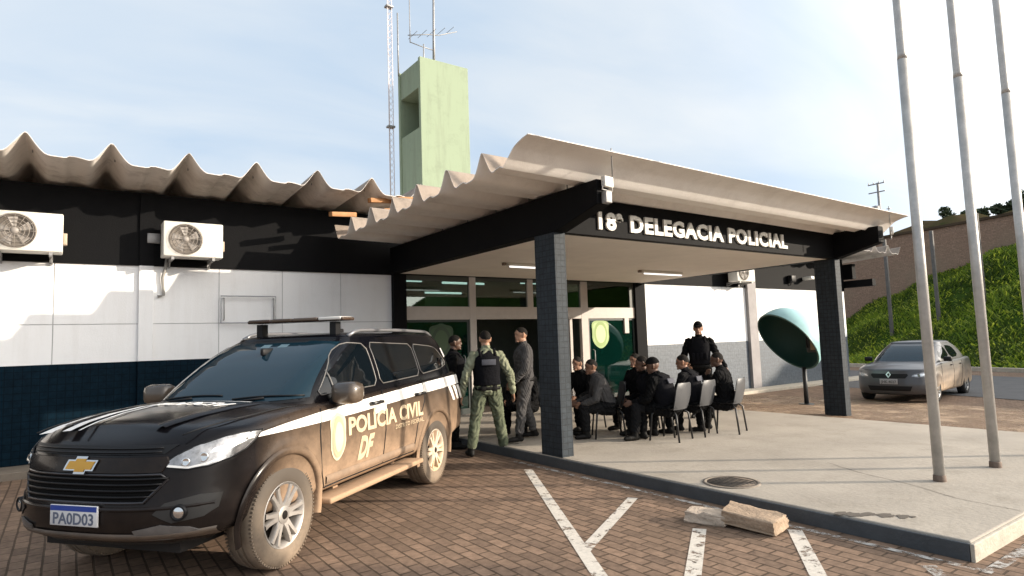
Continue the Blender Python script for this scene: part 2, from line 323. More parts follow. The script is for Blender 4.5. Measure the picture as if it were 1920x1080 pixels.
M_['faint_line'] = wornpaint('faint_line', (.5,.48,.45), 10, .44, .58)
M_['metal_white'] = mat('enamel_white', (.72,.70,.64), .4, noise=.1, nscale=12)
M_['grille'] = mat('fan_grille', (.26,.23,.20), .5)
M_['steel'] = mat('galvanised', (.36,.355,.35), .5, .4, noise=.4, nscale=6, bump=.1)
M_['letter'] = mat('letter_white', (.74,.72,.66), .5, noise=.3, nscale=5)
M_['light'] = mat('lamp_glow', (.9,.9,.9), .4, emit=(.93,.96,1), es=1.3)
M_['tube_off'] = mat('lamp_tube', (.85,.85,.85), .3, emit=(1,.98,.95), es=.9)
M_['black_pl'] = mat('black_plastic', (.008,.008,.009), .5, spec=.25)
M_['sunlit_wood'] = mat('sunlit_orange', (.42,.20,.075), .7, noise=.4, nscale=6)  # orange stands in for sunlight on the underside of the roof sheets
# ------------------------------------------------------------------ ground
gx = [-300,-60,-20,-8] + [x*.5-4 for x in range(8)] + [x for x in range(0, 26)] + [28, 32, 40, 60, 120, 500]
gy = [-300,-60,-20,-8,-4,-2,0,2,4,6,8,10,12,16,20,30,60,140,500]
gz_ = lambda x: -.1*sstep(10.5, 16, x)
mb = MB(); mb.grid([[(x, y, gz_(x)) for y in gy] for x in gx]); struct(mb.build('ground', M_['paver']))
mb = MB()   # concrete forecourt of the entrance
mb.box((5.1, 1.83, -.2), (10.75, 11.3, .13)); slab = struct(mb.build('entrance_slab', M_['concrete'], bevel=.012))
mb = MB(); mb.box((5.07, 1.83, -.1), (5.098, 11.2, .118)); struct(mb.build('slab_kerb', M_['kerb_paint'], bevel=.006))
mb = MB(); mb.box((5.07, 1.80, -.1), (10.75, 1.828, .12)); struct(mb.build('slab_kerb', M_['kerb_pale'], bevel=.006))
mb = MB(); mb.box((-30, 10.7, -.1), (5.06, 11.34, .10)); struct(mb.build('sidewalk', mat('walk_concrete', (.20,.165,.13), .85, noise=.35, nscale=3, bump=.3), bevel=.01))
mb = MB(); mb.box((12.2, 10.75, -.3), (24, 11.34, -.02)); struct(mb.build('sidewalk', M_['kerb_pale'], bevel=.01))
# sandy, grassy joint strip right of the slab
mb = MB(); mb.grid([[(x, y, gz_(x)+.006) for y in (-6, 0, 4, 8, 10.7)] for x in (10.76, 12, 13, 14, 15, 15.8)])
struct(mb.build('sandy_ground', wornpaint('sandy_soil', (.36,.25,.16), 1.3, .40, .62)))
mb = MB(); mb.grid([[(x+.32*y-2, y, gz_(16)+.010) for y in (-40, 0, 10.7, 40, 60)] for x in (18.0, 20, 25.0)])
struct(mb.build('road', mat('asphalt', (.085,.085,.09), .85, noise=.35, nscale=3, bump=.3)))
mb = MB()
pts = [(27.0-1.75+.32*y, y) for y in (-40, 60)]
M1 = Matrix.Identity(4)
mb.add([(pts[0][0],pts[0][1],-.1),(pts[0][0]+.25,pts[0][1],-.1),(pts[1][0]+.25,pts[1][1],-.1),(pts[1][0],pts[1][1],-.1),(pts[0][0],pts[0][1],.05),(pts[0][0]+.25,pts[0][1],.05),(pts[1][0]+.25,pts[1][1],.05),(pts[1][0],pts[1][1],.05)], [(0,3,2,1),(4,5,6,7),(0,1,5,4),(1,2,6,5),(2,3,7,6),(3,0,4,7)])
struct(mb.build('road_kerb', M_['kerb_pale']))
def line(p, q, wd, m, z=.004):
    p = Vector((*p, 0)); q = Vector((*q, 0)); d = (q-p).normalized(); s = Vector((-d.y, d.x, 0))*wd/2
    mb = MB(); N = max(2, int((q-p).length/.3)); rows = []
    for i in range(N+1):
        c = p.lerp(q, i/N); rows.append([c-s+Vector((0,0,z)), c+s+Vector((0,0,z))])
    mb.grid(rows, 0, False); o = mb.build('parking_line', m); struct(o); return o
line((4.74, 6.44), (2.55, 2.5), .105, M_['white_line'])
line((4.66, 4.58), (3.24, 3.72), .10, M_['white_line'], .005)
line((4.32, 3.50), (3.1, 2.62), .11, M_['white_line'])
line((4.86, 2.98), (3.4, 1.82), .11, M_['white_line'])
line((4.93, 7.0), (4.93, 1.66), .06, M_['faint_line'], .006)
line((4.78, 1.98), (4.0, 1.2), .10, M_['faint_line'], .005)
line((4.95, 1.68), (7.5, 1.68), .08, M_['faint_line'], .007)
# drain cover and stains on the slab
t = thing('drain_cover', 'round dark rusty drain cover let into the pale concrete slab beside the dark kerb', 'drain cover', (5.44, 3.98, .13))
mb = MB(); mb.lathe([(.0, .006), (.235, .006), (.235, 0)], 32); mb.build('cover_plate', mat('rust_iron', (.13,.10,.075), .8, noise=.5, nscale=20, bump=.5), t)
mb = MB(); mb.lathe([(.24, 0), (.24, .009), (.275, .009), (.275, 0)], 32); mb.build('rim', mat('drain_rim', (.24,.2,.16), .8, noise=.4, nscale=20), t)
mb = MB()
for k in range(7): mb.box((-.16+.053*k-.008, -.15, .0062), (-.16+.053*k+.008, .15, .009))
mb.build('slots', M_['dark'], t)
mb = MB(); rnd.seed(5)
for i in range(26):
    x = 5.12+rnd.random()*.32; y = 2.72-(x-5.12)*1.25+rnd.uniform(-.06,.06); r_ = rnd.uniform(.012, .045)
    mb.add([(x+r_*1.5*math.cos(k*.785)*rnd.uniform(.6,1.2), y+r_*math.sin(k*.785)*rnd.uniform(.6,1.2), .1335+i*.00005) for k in range(8)], [list(range(8))])
struct(mb.build('slab_stain', mat('stain', (.10,.085,.07), .9)))
rnd.seed(12); mb = MB()
for (x, y, a, L0) in ((6.2, 1.86, 1.35, 2.2), (9.4, 1.86, 1.8, 1.3)):   # hairline cracks
    ps = [Vector((x, y, .1325))]
    for k in range(int(L0/.12)):
        a += rnd.uniform(-.35, .35)*.6; ps.append(ps[-1]+Vector((math.cos(a), math.sin(a), 0))*.12)
    rows = [[p+Vector((-.0035*rnd.uniform(.4,1.3), .0035, 0)), p+Vector((.0035*rnd.uniform(.4,1.3), -.0035, 0))] for p in ps]; mb.grid(rows, 0, False)
struct(mb.build('slab_crack', mat('crack', (.17,.15,.125), .9)))
# ------------------------------------------------------------------ station building
YW, XL, XD0, XD1, XR = 11.34, -14.0, 5.17, 12.1, 22.6
st = thing('police_station', 'long single-storey black and white station building with corrugated roof and tiled base', 'building', (4, YW, 0))
sub = lambda o: setattr(o, 'matrix_parent_inverse', Matrix.Translation((-4, -YW, 0))) or o
def P(mb, name, m, bevel=0, **k): o = mb.build(name, m, st, bevel=bevel, **k); return sub(o)
# left wing: tile base, white panels with grooves, black band
PX0, PX1 = .90, 1.10
def panelwall(x0, x1, z0, z1, xs, zs, m, name):
    """wall face split into panels by open grooves"""
    mb = MB(); ex = [x0]+xs+[x1]; ez = [z0]+zs+[z1]; g = .006
    for i in range(len(ex)-1):
        for k in range(len(ez)-1):
            mb.box((ex[i]+(g if i else 0), YW, ez[k]+(g if k else 0)), (ex[i+1]-(g if i < len(ex)-2 else 0), YW+.1, ez[k+1]-(g if k < len(ez)-2 else 0)))
    o = P(mb, name, m)
    mb2 = MB(); mb2.box((x0, YW+.012, z0), (x1, YW+.2, z1)); sub(mb2.build('wall_backing', mat('groove_grey', (.45,.45,.45), .9), st))
    return o
for (a, b) in ((XL, PX0), (PX1, XD0)):
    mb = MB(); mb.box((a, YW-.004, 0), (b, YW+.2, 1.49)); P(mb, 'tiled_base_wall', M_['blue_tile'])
    mb = MB(); mb.box((a, YW-.03, 2.98), (b, YW+.2, 4.14)); P(mb, 'upper_wall', M_['black_paint'])
panelwall(XL, PX0, 1.49, 2.98, [-12.4, -10.2, -8, -5.7, -3.5, -1.3, -.17], [2.07], M_['white_wall'], 'white_wall')
panelwall(PX1, XD0, 1.49, 2.98, [2.06, 3.09, 4.15], [2.07], M_['white_wall'], 'white_wall')
mb = MB(); mb.box((PX0, YW-.06, 1.49), (PX1, YW+.2, 2.98)); P(mb, 'pilaster', M_['white_wall'], .005)
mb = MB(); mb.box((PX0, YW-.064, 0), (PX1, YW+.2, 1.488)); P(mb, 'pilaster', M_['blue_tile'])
mb = MB(); mb.box((PX0, YW-.064, 2.982), (PX1, YW+.2, 4.14)); P(mb, 'pilaster', M_['black_paint'])
# right wing
RZ = 1.39
for (a, b) in ((XD1+.2, 16.72), (17.14, XR)):
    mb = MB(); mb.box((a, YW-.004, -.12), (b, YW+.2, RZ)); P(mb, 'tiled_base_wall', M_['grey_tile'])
    mb = MB(); mb.box((a, YW-.03, 3.0), (b, YW+.2, 4.14)); P(mb, 'upper_wall', M_['black_paint'])
panelwall(XD1+.2, 16.72, RZ, 3.0, [13.4, 14.5, 15.6], [], M_['white_wall'], 'white_wall')
panelwall(17.14, XR, RZ, 3.0, [18.4, 19.6, 20.8, 22.0], [], M_['white_wall'], 'white_wall')
mb = MB(); mb.box((16.72, YW-.10, -.12), (17.14, YW+.2, 4.14)); P(mb, 'pilaster', mat('grey_pilaster', (.30,.28,.28), .7, noise=.25, nscale=3), .006)
mb = MB(); mb.box((XL, 20, 0), (XR, 20.2, 4.0)); mb.box((XR-.2, YW+.2, -.12), (XR, 20, 4.0)); mb.box((XL, YW+.2, 0), (XL+.2, 20, 4.0)); P(mb, 'rear_wall', M_['white_wall'])
mb = MB(); mb.box((XR+.01, YW-1.0, 3.12), (XR+.25, YW+4, 3.36)); mb.box((XR+.01, YW-.35, 3.42), (XR+.25, YW+4, 3.95)); P(mb, 'end_beam', M_['black_paint'])
# entrance front
mb = MB(); mb.box((XD0, YW-.12, .1), (5.44, YW+.2, 3.0)); P(mb, 'door_jamb', M_['black_paint'], .006)
mb = MB(); mb.box((11.93, YW-.05, .1), (XD1+.2, YW+.2, 3.0)); P(mb, 'door_jamb', M_['black_paint'], .006)
mb = MB(); mb.box((XD0, YW, 3.0), (XD1+.2, YW+.2, 4.14)); P(mb, 'upper_wall', M_['black_paint'])
fr = MB()
for (a, b, z0, z1) in ((6.96, 7.12, .13, 3.0), (10.10, 10.32, .13, 3.0), (8.50, 8.66, 2.37, 3.0), (9.72, 9.80, .13, 2.1), (11.55,11.7,1.72,2.1)):
    fr.box((a, YW+.0, z0), (b, YW+.09, z1))
for (a, b) in ((5.44, 6.96), (7.12, 10.10), (10.32, 11.93)): fr.box((a, YW+.003, 2.10), (b, YW+.087, 2.37))
P(fr, 'entrance_frame', M_['alu'], .004)
fr2 = MB(); fr2.box((5.44, YW+.01, 2.90), (6.96, YW+.08, 3.0)); fr2.box((7.12, YW+.01, 2.93), (8.50, YW+.08, 3.0)); fr2.box((8.66, YW+.01, 2.93), (10.1, YW+.08, 3.0)); fr2.box((10.32, YW+.01, 2.92), (11.93, YW+.08, 3.0)); fr2.box((11.78, YW+.011, 2.37), (11.93, YW+.08, 2.92)); P(fr2, 'transom_top_rail', mat('green_frame', (.05,.055,.045), .5))
for (a, b, zt) in ((5.44, 6.96, 2.9), (7.12, 8.50, 2.93), (8.66, 10.10, 2.93), (10.32, 11.78, 2.92)):
    mb = MB(); mb.box((a, YW+.04, 2.37), (b, YW+.046, zt)); P(mb, 'transom_window', M_['glass'])
def shield(u, v, s):   # badge outline: scalloped top, rounded foot
    return [(u+s*x, v+s*y) for x, y in chaikin([(-.38,.5),(-.18,.53),(0,.6),(.18,.53),(.38,.5),(.47,.38),(.44,.1),(.46,-.2),(.3,-.45),(0,-.6),(-.3,-.45),(-.46,-.2),(-.44,.1),(-.47,.38)], 1)]
def emblem(parent, place, scale, cols, name='emblem', y=YW):
    """station badge: outer shield, field, inner ring and motif, each set a little proud of the last"""
    for k, (sc, c) in enumerate(zip((1, .86, .5, .36), cols)):
        poly = shield(0, 0, sc*scale) if k < 2 else [(sc*scale*.72*math.cos(i*math.pi/12), sc*scale*math.sin(i*math.pi/12)) for i in range(24)]
        mb = MB(); mb.prism(poly, lambda a, b: place(a, b, .001+.002*k), lambda a, b: place(a, b, .003+.002*k))
        o = mb.build(name if k == 0 else 'emblem_ring', c, parent if k == 0 else top)
        if k == 0: top = o
    return top
for (x0, x1, nm) in ((5.44, 6.96, 0), (10.32, 11.93, 1)):
    mb = MB(); mb.box((x0, YW+.045, .13), (x1, YW+.051, 2.10)); d = P(mb, 'entrance_door', M_['glass_dk'])
    mb = MB()
    for (a, b, c, e) in ((x0, x0+.06, .13, 2.1), (x1-.06, x1, .13, 2.1), (x0+.06, x1-.06, .13, .25), (x0+.06, x1-.06, 2.05, 2.1)): mb.box((a, YW+.03, c), (b, YW+.044, e))
    mb.build('door_frame', mat('dark_green_frame', (.012,.02,.017), .5), d)
    mb = MB(); xh = x1-.16 if nm == 0 else x0+.14
    mb.tube([(xh, YW+.03, .95), (xh, YW-.03, .98), (xh, YW-.03, 1.32), (xh, YW+.03, 1.35)], .013); mb.build('handle', M_['steel'], d)
    g = [mat('badge_green', (.30,.42,.16) if nm else (.030,.06,.03), .6), mat('badge_field', (.42,.56,.24) if nm else (.04,.08,.035), .6), mat('badge_ring', (.26,.36,.12) if nm else (.03,.055,.028), .6), mat('badge_core', (.5,.62,.3) if nm else (.05,.09,.04), .6)]
    xc, zc = ((10.74, 1.72) if nm else (6.28, 1.66))
    emblem(d, lambda a, b, w_: (xc+a, YW+.044-w_, zc+b), .62, g)
mb = MB(); mb.box((10.35, 11.62, 2.2), (12.35, 11.7, 3.08)); P(mb, 'sunlit_hall_panel', mat('sunlit_pale', (.80,.84,.74), .8, noise=.3, nscale=3))  # pale panel added behind the glass, standing in for a sunlit back wall
# interior: hall behind the glass
M_['int'] = mat('hall_paint', (.30,.33,.28), .8, noise=.2, nscale=2)
mb = MB(); mb.box((5.0, 17, .1), (12.4, 17.15, 3.1)); mb.box((4.9, YW+.2, .1), (5.0, 17, 3.1)); mb.box((12.4, YW+.2, .1), (12.5, 17, 3.1)); P(mb, 'hall_wall', M_['int'])
mb = MB(); mb.box((4.9, YW+.2, 3.1), (12.5, 17.15, 3.2)); P(mb, 'hall_ceiling', M_['int'])
mb = MB(); mb.box((4.9, YW-.02, .0), (12.5, 17.15, .131)); P(mb, 'hall_floor', mat('hall_floor', (.12,.10,.085), .4))
mb = MB(); mb.bbox((5.6, 14.2, .13), (8.6, 14.9, 1.15)); P(mb, 'reception_counter', mat('counter', (.05,.045,.04), .5))
for (x, y) in ((5.9, 12.6), (7.7, 12.8), (9.6, 12.3), (6.6, 15.4), (8.6, 15.4)):
    t = thing('hall_light', 'lit fluorescent tube on the hall ceiling, seen through the glass above the doors', 'lamp', (x, y, 3.1), group='fluorescent tubes in the hall')
    mb = MB(); mb.bbox((-.62, -.07, -.05), (.62, .07, 0)); mb.build('housing', M_['metal_white'], t)
    mb = MB(); mb.tube([(-.58, 0, -.075), (.58, 0, -.075)], .024); mb.build('tube', M_['light'], t)
# ------------------------------------------------------------------ corrugated roofs
PROF = [(0,.285),(.018,.279),(.05,.24),(.10,.165),(.16,.085),(.21,.038),(.25,.018),(.29,.012),(.43,.006),(.47,.012),(.49,.030),(.55,.034),(.64,.022),(.72,.006),(.765,.016),(.80,.045),(.85,.105),(.90,.175),(.945,.24),(.982,.279),(1,.285)]
def corrug(n0, n1, pitch, fn, th=.008, nseg=8, m=0):
    """corrugated sheet: fn(s, t, z) places profile position s (metres), run t in 0..1, height z"""
    prof = [(k*pitch+a*pitch, b) for k in range(n0, n1) for a, b in PROF[:-1]] + [(n1*pitch, PROF[-1][1])]
    mb = MB()
    top_ = [[fn(s_, i/nseg, z_+th) for i in range(nseg+1)] for s_, z_ in prof]; bot = [[fn(s_, i/nseg, z_) for i in range(nseg+1)] for s_, z_ in prof]
    mb.grid(top_, 1); mb.grid(bot)
    for k in (0, nseg): mb.grid([[a[k], b[k]] for a, b in zip(top_, bot)], 0, False)
    for k in (0, -1): mb.grid([[a, b] for a, b in zip(top_[k], bot[k])], 0, False)
    return mb
rndr = random.Random(3); jit = [rndr.uniform(-.012, .012) for _ in range(200)]
o = P(corrug(-15, 6, .955, lambda s_, t_, z_: (s_-.5, 10.08+t_*10.2+1.6*jit[int(s_/.955+30) % 200], 4.235+z_-t_*.45+.5*jit[int(s_/.955+60) % 200])), 'roof', [M_['fibre'], M_['fibre_top']], sharp=50)
o = P(corrug(11, 26, .955, lambda s_, t_, z_: (s_-.5, 10.08+t_*10.2+jit[int(s_/.955+30) % 200], 4.235+z_-t_*.45)), 'roof', [M_['fibre'], M_['fibre_top']], sharp=50)
for k in range(-8, 6):   # fixing hooks along the eave crests
    mb = MB(); x = -.5+.955*k; mb.tube([(x+.06, 10.6, 4.40), (x+.06, 10.6, 4.53)], .008, 6); mb.lathe([(0,4.50),(.03,4.50),(.032,4.485)], 10, 0, Matrix.Translation((x+.06,10.6,0))); P(mb, 'hook_bolt', M_['steel'])
mb = MB(); mb.box((5.2, 13.5, 3.9), (10.0, 20, 4.05)); P(mb, 'roof_deck', M_['fibre'])
# orange battens added as sunlight on the sheets where the two roofs meet
for (x, y, z, l, rz, rx) in ((4.30, 10.25, 4.16, 1.0, .25, .05), (4.45, 10.0, 3.93, .75, .15, -.12), (3.62, 10.3, 3.86, .5, .3, .1), (4.75, 10.1, 4.2, .6, .1, .2)):
    mb = MB(); mb.bbox((-.02, -.05, -.04), (l, .05, .04), .006); o = mb.build('sunlit_batten', M_['sunlit_wood']); o.location = (x, y, z); o.rotation_euler = (rx, -.12, rz)
    tag(o, 'short batten added where the roof sheets meet the canopy, its orange standing in for sunlight', 'timber', 'added battens at the roof junction')
# ------------------------------------------------------------------ entrance canopy
XA, XB, YF = 5.1, 12.1, 6.2
cp = thing('entrance_canopy', 'black beamed entrance canopy with beige corrugated roof carrying the station name in white letters', 'canopy', (8, 8.5, 0))
csub = lambda o: setattr(o, 'matrix_parent_inverse', Matrix.Translation((-8, -8.5, 0))) or o
def PC(mb, name, m, bevel=0, **k): return csub(mb.build(name, m, cp, bevel=bevel, **k))
o = PC(corrug(0, 7, .82, lambda s_, t_, z_: (3.9+t_*8.9+(1.2*jit[int(s_/.82)+3] if t_ < .01 else 0), 5.19+(s_ if s_ > .41 else s_*1.22-.09), 3.515+(z_ if s_ > .41 else z_-interp(s_/.82, [a for a, b in PROF], [b for a, b in PROF])+interp(s_, [0,.1,.2,.27,.33,.37,.41], [.255,.235,.195,.145,.075,.028,.002]))-t_*.075 + .2*jit[int(s_/.82)]*(1-t_))), 'roof', [M_['fibre_c'], M_['fibre_top']], sharp=50)
for x in (XA, XB):
    mb = MB(); prof = [(5.36, 3.20), (6.15, 3.0), (11.22, 3.0), (11.22, 3.5), (5.36, 3.5)]
    mb.prism(prof, lambda a, b: (x, a, b), lambda a, b: (x+.2, a, b)); PC(mb, 'beam', M_['black_paint'], .008)
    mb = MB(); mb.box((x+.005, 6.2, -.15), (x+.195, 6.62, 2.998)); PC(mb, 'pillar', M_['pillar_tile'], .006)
    for k in range(6):   # hook bolts holding the sheets
        y = 5.19+.82*k
        mb = MB(); mb.tube([(x+.1, y, 3.5), (x+.1, y, 3.82), (x+.1, y+.0, 3.84)], .008, 6); mb.box((x+.07, y-.03, 3.79), (x+.13, y+.03, 3.797)); PC(mb, 'hook_bolt', M_['steel'])
mb = MB(); mb.box((XA+.2, YF, 3.0), (XB, YF+.12, 3.5)); sb = PC(mb, 'sign_board', M_['black_paint'], .004)
mb = MB(); mb.box((XA+.2, YF+.122, 3.005), (XB, 11.22, 3.04)); PC(mb, 'ceiling', M_['soffit'])
def sgn(u, v, w_): return Vector((u, YF-w_, v))
txt = '18ª DELEGACIA POLICIAL'
def signtext():
    o = textfit(txt, 5.88, 10.46, .235, lambda u, v, w_: sgn(u, 3.095+v, w_+.001), 'lettering', M_['letter'], sb, .03, .042, spacing=1.12); return o
signtext()
# flood lights on the beam tips
def flood(x, y, z, rz, label):
    t = thing('flood_light', label, 'flood light', (x, y, z), rz)
    mb = MB(); mb.bbox((-.085, -.03, -.065), (.085, .03, .065), .008); mb.build('housing', M_['metal_white'], t)
    mb = MB(); mb.box((-.07, -.034, -.05), (.07, -.031, .05)); mb.build('lens', mat('lens', (.85,.85,.82), .2), t)
    mb = MB(); mb.tube([(-.09, 0, 0), (-.1, .01, -.1), (.1, .01, -.1), (.09, 0, 0)], .008, 6); mb.tube([(0, .01, -.1), (0, .02, -.16)], .012, 6); mb.build('bracket', M_['steel'], t)
flood(5.22, 5.30, 3.46, R(10), 'white flood light fixed to the tip of the left canopy beam')
flood(12.3, 5.22, 3.40, R(25), 'white flood light fixed to the tip of the right canopy beam')
mb = MB(); mb.bbox((-.05, -.05, -.07), (.05, .03, .07), .008); o = mb.build('junction_box', M_['steel'], None, (5.2, 5.31, 3.27)); tag(o, 'small grey junction box under the flood light on the left beam tip', 'junction box')
for x in (6.98, 10.42):
    t = thing('ceiling_light', 'white fluorescent batten under the canopy ceiling ' + ('near the green glass doors, half behind the pillar' if x < 8 else 'near the white right-hand wall'), 'lamp', (x, 9.05, 3.0), group='battens under the canopy')
    mb = MB(); mb.bbox((-.62, -.05, -.055), (.62, .05, 0), .008); mb.build('housing', M_['metal_white'], t)
    mb = MB(); mb.tube([(-.59, -.03, -.07), (.59, -.03, -.07)], .016); mb.build('tube', M_['tube_off'], t)
    mb = MB(); mb.bbox((-.72, -.035, -.05), (-.66, .035, 0), .008); mb.build('junction', mat('tan_box', (.2,.15,.11), .6), t)
# ------------------------------------------------------------------ air conditioners
def aircon(loc, label, wd=.85):
    t = thing('air_conditioner', label, 'air conditioner', loc, group='outdoor units on the black band')
    mb = MB(); mb.bbox((-wd/2, -.16, 0), (wd/2, .16, .55), .018); mb.build('casing', M_['metal_white'], t)
    cx = -wd/2+.31
    mb = MB(); Mx = Matrix.Translation((cx, -.165, .275)) @ Matrix.Rotation(R(90), 4, 'X')
    mb.lathe([(0, -.003), (.235, -.003), (.235, .006), (.225, .006)], 40, 0, Mx); mb.build('fan_recess', mat('fan_dark', (.15,.13,.11), .6), t)
    mb = MB()
    for k in range(5):
        a = k*2*math.pi/5
        mb.add([Mx @ Vector((r_*math.cos(a+da), r_*math.sin(a+da), h)) for r_, da, h in ((.05,0,.004),(.2,.15,.002),(.2,.75,.012),(.05,.7,.014))], [(0,1,2,3)])
    mb.lathe([(0,.018),(.055,.016),(.055,.004)], 20, 0, Mx); mb.build('fan', mat('fan_blade', (.27,.245,.22), .5), t)
    mb = MB()
    for r_ in (.06,.11,.16,.21,.24):
        mb.lathe([(r_-.004,.022),(r_,.026),(r_+.004,.022),(r_,.018)], 40, 0, Mx, close=True)
    for k in range(12):
        a = k*math.pi/6; mb.tube([Mx @ Vector((.05*math.cos(a), .05*math.sin(a), .023)), Mx @ Vector((.24*math.cos(a), .24*math.sin(a), .02))], .003, 5)
    mb.build('fan_guard', M_['grille'], t)
    mb = MB(); mb.box((wd/2-.25, -.164, .03), (wd/2-.03, -.1612, .52)); mb.build('service_panel', mat('panel_white', (.78,.77,.74), .4), t)
    mb = MB()
    for k in range(4): mb.box((wd/2-.23, -.167, .42+.02*k), (wd/2-.06, -.1645, .428+.02*k))
    mb.build('badge_vents', mat('vent_grey', (.55,.53,.5), .5), t)
    mb = MB(); mb.bbox((wd/2, -.02, .13), (wd/2+.05, .1, .30), .012); mb.build('valve_cover', mat('valve', (.42,.33,.25), .5), t)
    for sx in (-wd*.34, wd*.34):
        mb = MB(); mb.box((sx-.02, -.15, -.045), (sx+.02, .33, -.002)); mb.box((sx-.02, .30, -.13), (sx+.02, .33, -.045)); mb.tube([(sx, .1, -.04), (sx, .31, -.11)], .012, 6); mb.build('bracket', M_['steel'], t)
    return t
a1 = aircon((-.50, 11.0, 3.07), 'white outdoor air conditioner at the far left end of the black wall band')
a2 = copy_tree(a1); a2.location = (1.60, 11.0, 3.09); a2['label'] = 'white outdoor air conditioner right of the white pilaster strip, above the parked black police car'
a3 = copy_tree(a1); a3.location = (16.1, 11.0, 3.12); a3['label'] = 'white outdoor air conditioner on the right wing, under the canopy edge beside the grey pilaster'
mb = MB(); mb.bbox((1.0, 11.26, 3.34), (1.18, 11.31, 3.5), .01); tag(mb.build('junction_box', M_['steel']), 'small grey junction box on the black band beside the second air conditioner', 'junction box')
mb = MB(); mb.tube([(1.28, 11.28, 3.15), (1.26, 11.27, 2.95), (1.22, 11.29, 2.8), (1.24, 11.3, 2.52), (1.16, 11.3, 2.5)], .022, 8); tag(mb.build('drain_pipe', mat('pipe_grey', (.28,.27,.25), .6)), 'grey drain hose hanging down the white wall below the second air conditioner', 'drain hose')
t = thing('notice_frame', 'thin grey metal frame mounted on the white wall above the car roof', 'wall frame', (2.53, YW, 2.07))
mb = MB(); q = [(-.45, -.07, .0), (.43, -.07, .0), (.43, -.07, .45), (-.45, -.07, .45), (-.45, -.07, 0)]; mb.tube(q, .012, 6, smooth=False); mb.build('frame', mat('frame_grey', (.33,.34,.36), .5), t)
mb = MB()
for x in (-.40, .40): mb.tube([(x, 0, .05), (x, -.06, .05), (x, -.06, .42), (x, 0, .42)], .009, 6)
mb.build('standoff', M_['steel'], t)
t = thing('security_camera', 'white security camera on the black band at the right end of the building', 'camera', (19.9, 11.24, 3.36))
mb = MB(); mb.bbox((-.1, -.3, -.05), (.1, .02, .06), .02); mb.build('body', M_['metal_white'], t)
mb = MB(); mb.tube([(0, .02, .0), (0, .1, .05)], .02); mb.build('arm', M_['steel'], t)
t = thing('wall_horn', 'small dark siren box on the black band beside the security camera', 'siren', (19.1, 11.22, 3.32))
mb = MB(); mb.bbox((-.13, -.09, -.1), (.13, .08, .12), .02); mb.build('body', M_['black_pl'], t)
mb = MB(); mb.tube([(0, .0, -.1), (0, .07, -.2)], .015); mb.build('cable', M_['black_pl'], t)
# ------------------------------------------------------------------ water tower, masts
M_['tower'] = streakwall('tower_green', (.255,.315,.215), (.18,.205,.145), .85, .75, blot=.3)
tw = thing('water_tower', 'pale green concrete water tower with an open bay rising behind the roof', 'water tower', (9.2, 16.8, 0))
tsub = lambda o: setattr(o, 'matrix_parent_inverse', Matrix.Translation((-9.2, -16.8, 0))) or o
x0, x1, y0, y1 = 8.32, 9.98, 16.0, 17.5
mb = MB(); mb.box((x0, y0, 0), (x1, y0+.12, 10.1)); mb.box((x1-.12, y0+.12, 0), (x1, y1, 10.1)); mb.box((x0, y1-.12, 0), (x1-.12, y1, 10.1)); tsub(mb.build('shaft_wall', M_['tower'], tw, bevel=.01))
mb = MB(); mb.box((x0+.04, y0+.12, 0), (x0+.16, y1-.12, 8.0)); tsub(mb.build('infill_wall', M_['tower'], tw))
mb = MB(); mb.box((x0+.04, y0+.12, 9.22), (x1-.12, y1-.12, 10.06)); tsub(mb.build('water_tank', M_['tower'], tw))
mb = MB(); mb.box((x0+.3, y0+.12, 7.9), (x1-.12, y1-.12, 8.0)); tsub(mb.build('bay_floor', M_['tower'], tw))
an = thing('antenna', 'thin grey antenna with crossed arms standing on the water tower', 'antenna', (9.12, 16.6, 10.06))
mb = MB(); mb.tube([(0,0,0),(0.02,0,1.2),(.05,0,3.0)], [.045,.04,.03]); mb.build('pole', M_['steel'], an)
mb = MB(); mb.tube([(-.87,0,.92),(-.2,0,1.12),(.2,0,1.2),(.87,0,1.5)], .014, 6); mb.tube([(-.8,0,.72),(-.4,0,.68),(0,0,.66)], .014, 6); mb.tube([(-.8,0,.7),(-.8,0,2.2)], .014, 6)
for k in range(5): mb.tube([(-.7+.32*k, -.3, .97+.12*k), (-.7+.32*k, .3, .97+.12*k)], .008, 5)
mb.build('arms', M_['steel'], an)
mb = MB(); mb.tube([(8.69, 16.45, 10.05), (8.7, 16.45, 10.75)], .02, 6); tag(mb.build('vent_pipe', M_['steel']), 'short grey vent pipe on the near top corner of the water tower', 'pipe')
mb = MB(); mb.tube([(8.2, 17.2, 9.9), (8.2, 17.2, 11.95)], .022, 6); tag(mb.build('whip_antenna', M_['steel']), 'thin plain whip antenna rising beside the back of the water tower', 'antenna')
lm = thing('lattice_mast', 'tall thin pink and white lattice radio mast left of the green tower', 'mast', (8.28, 18, 0))
mb = MB(); pnk = mat('mast_paint', (.62,.56,.56), .6); wd = .075
for (a, b) in ((-wd,-wd*.6),(wd,-wd*.6),(0,wd)): mb.tube([(a,b,0),(a,b,13.2)], .012, 6)
mb.build('legs', pnk, lm); mb = MB()
cs_ = [(-wd,-wd*.6),(wd,-wd*.6),(0,wd)]
for k in range(66):
    for i in range(3):
        a, b = cs_[i], cs_[(i+1)%3]; mb.tube([(a[0],a[1],k*.2),(b[0],b[1],k*.2+.2)], .006, 4, cap=False)
mb.build('bracing', pnk, lm)
for z in (8.55, 12.55):
    mb = MB(); mb.bbox((-.12,-.1,-.03),(.12,.1,.03),.008); o = mb.build('collar', M_['steel'], lm, (0,0,z))
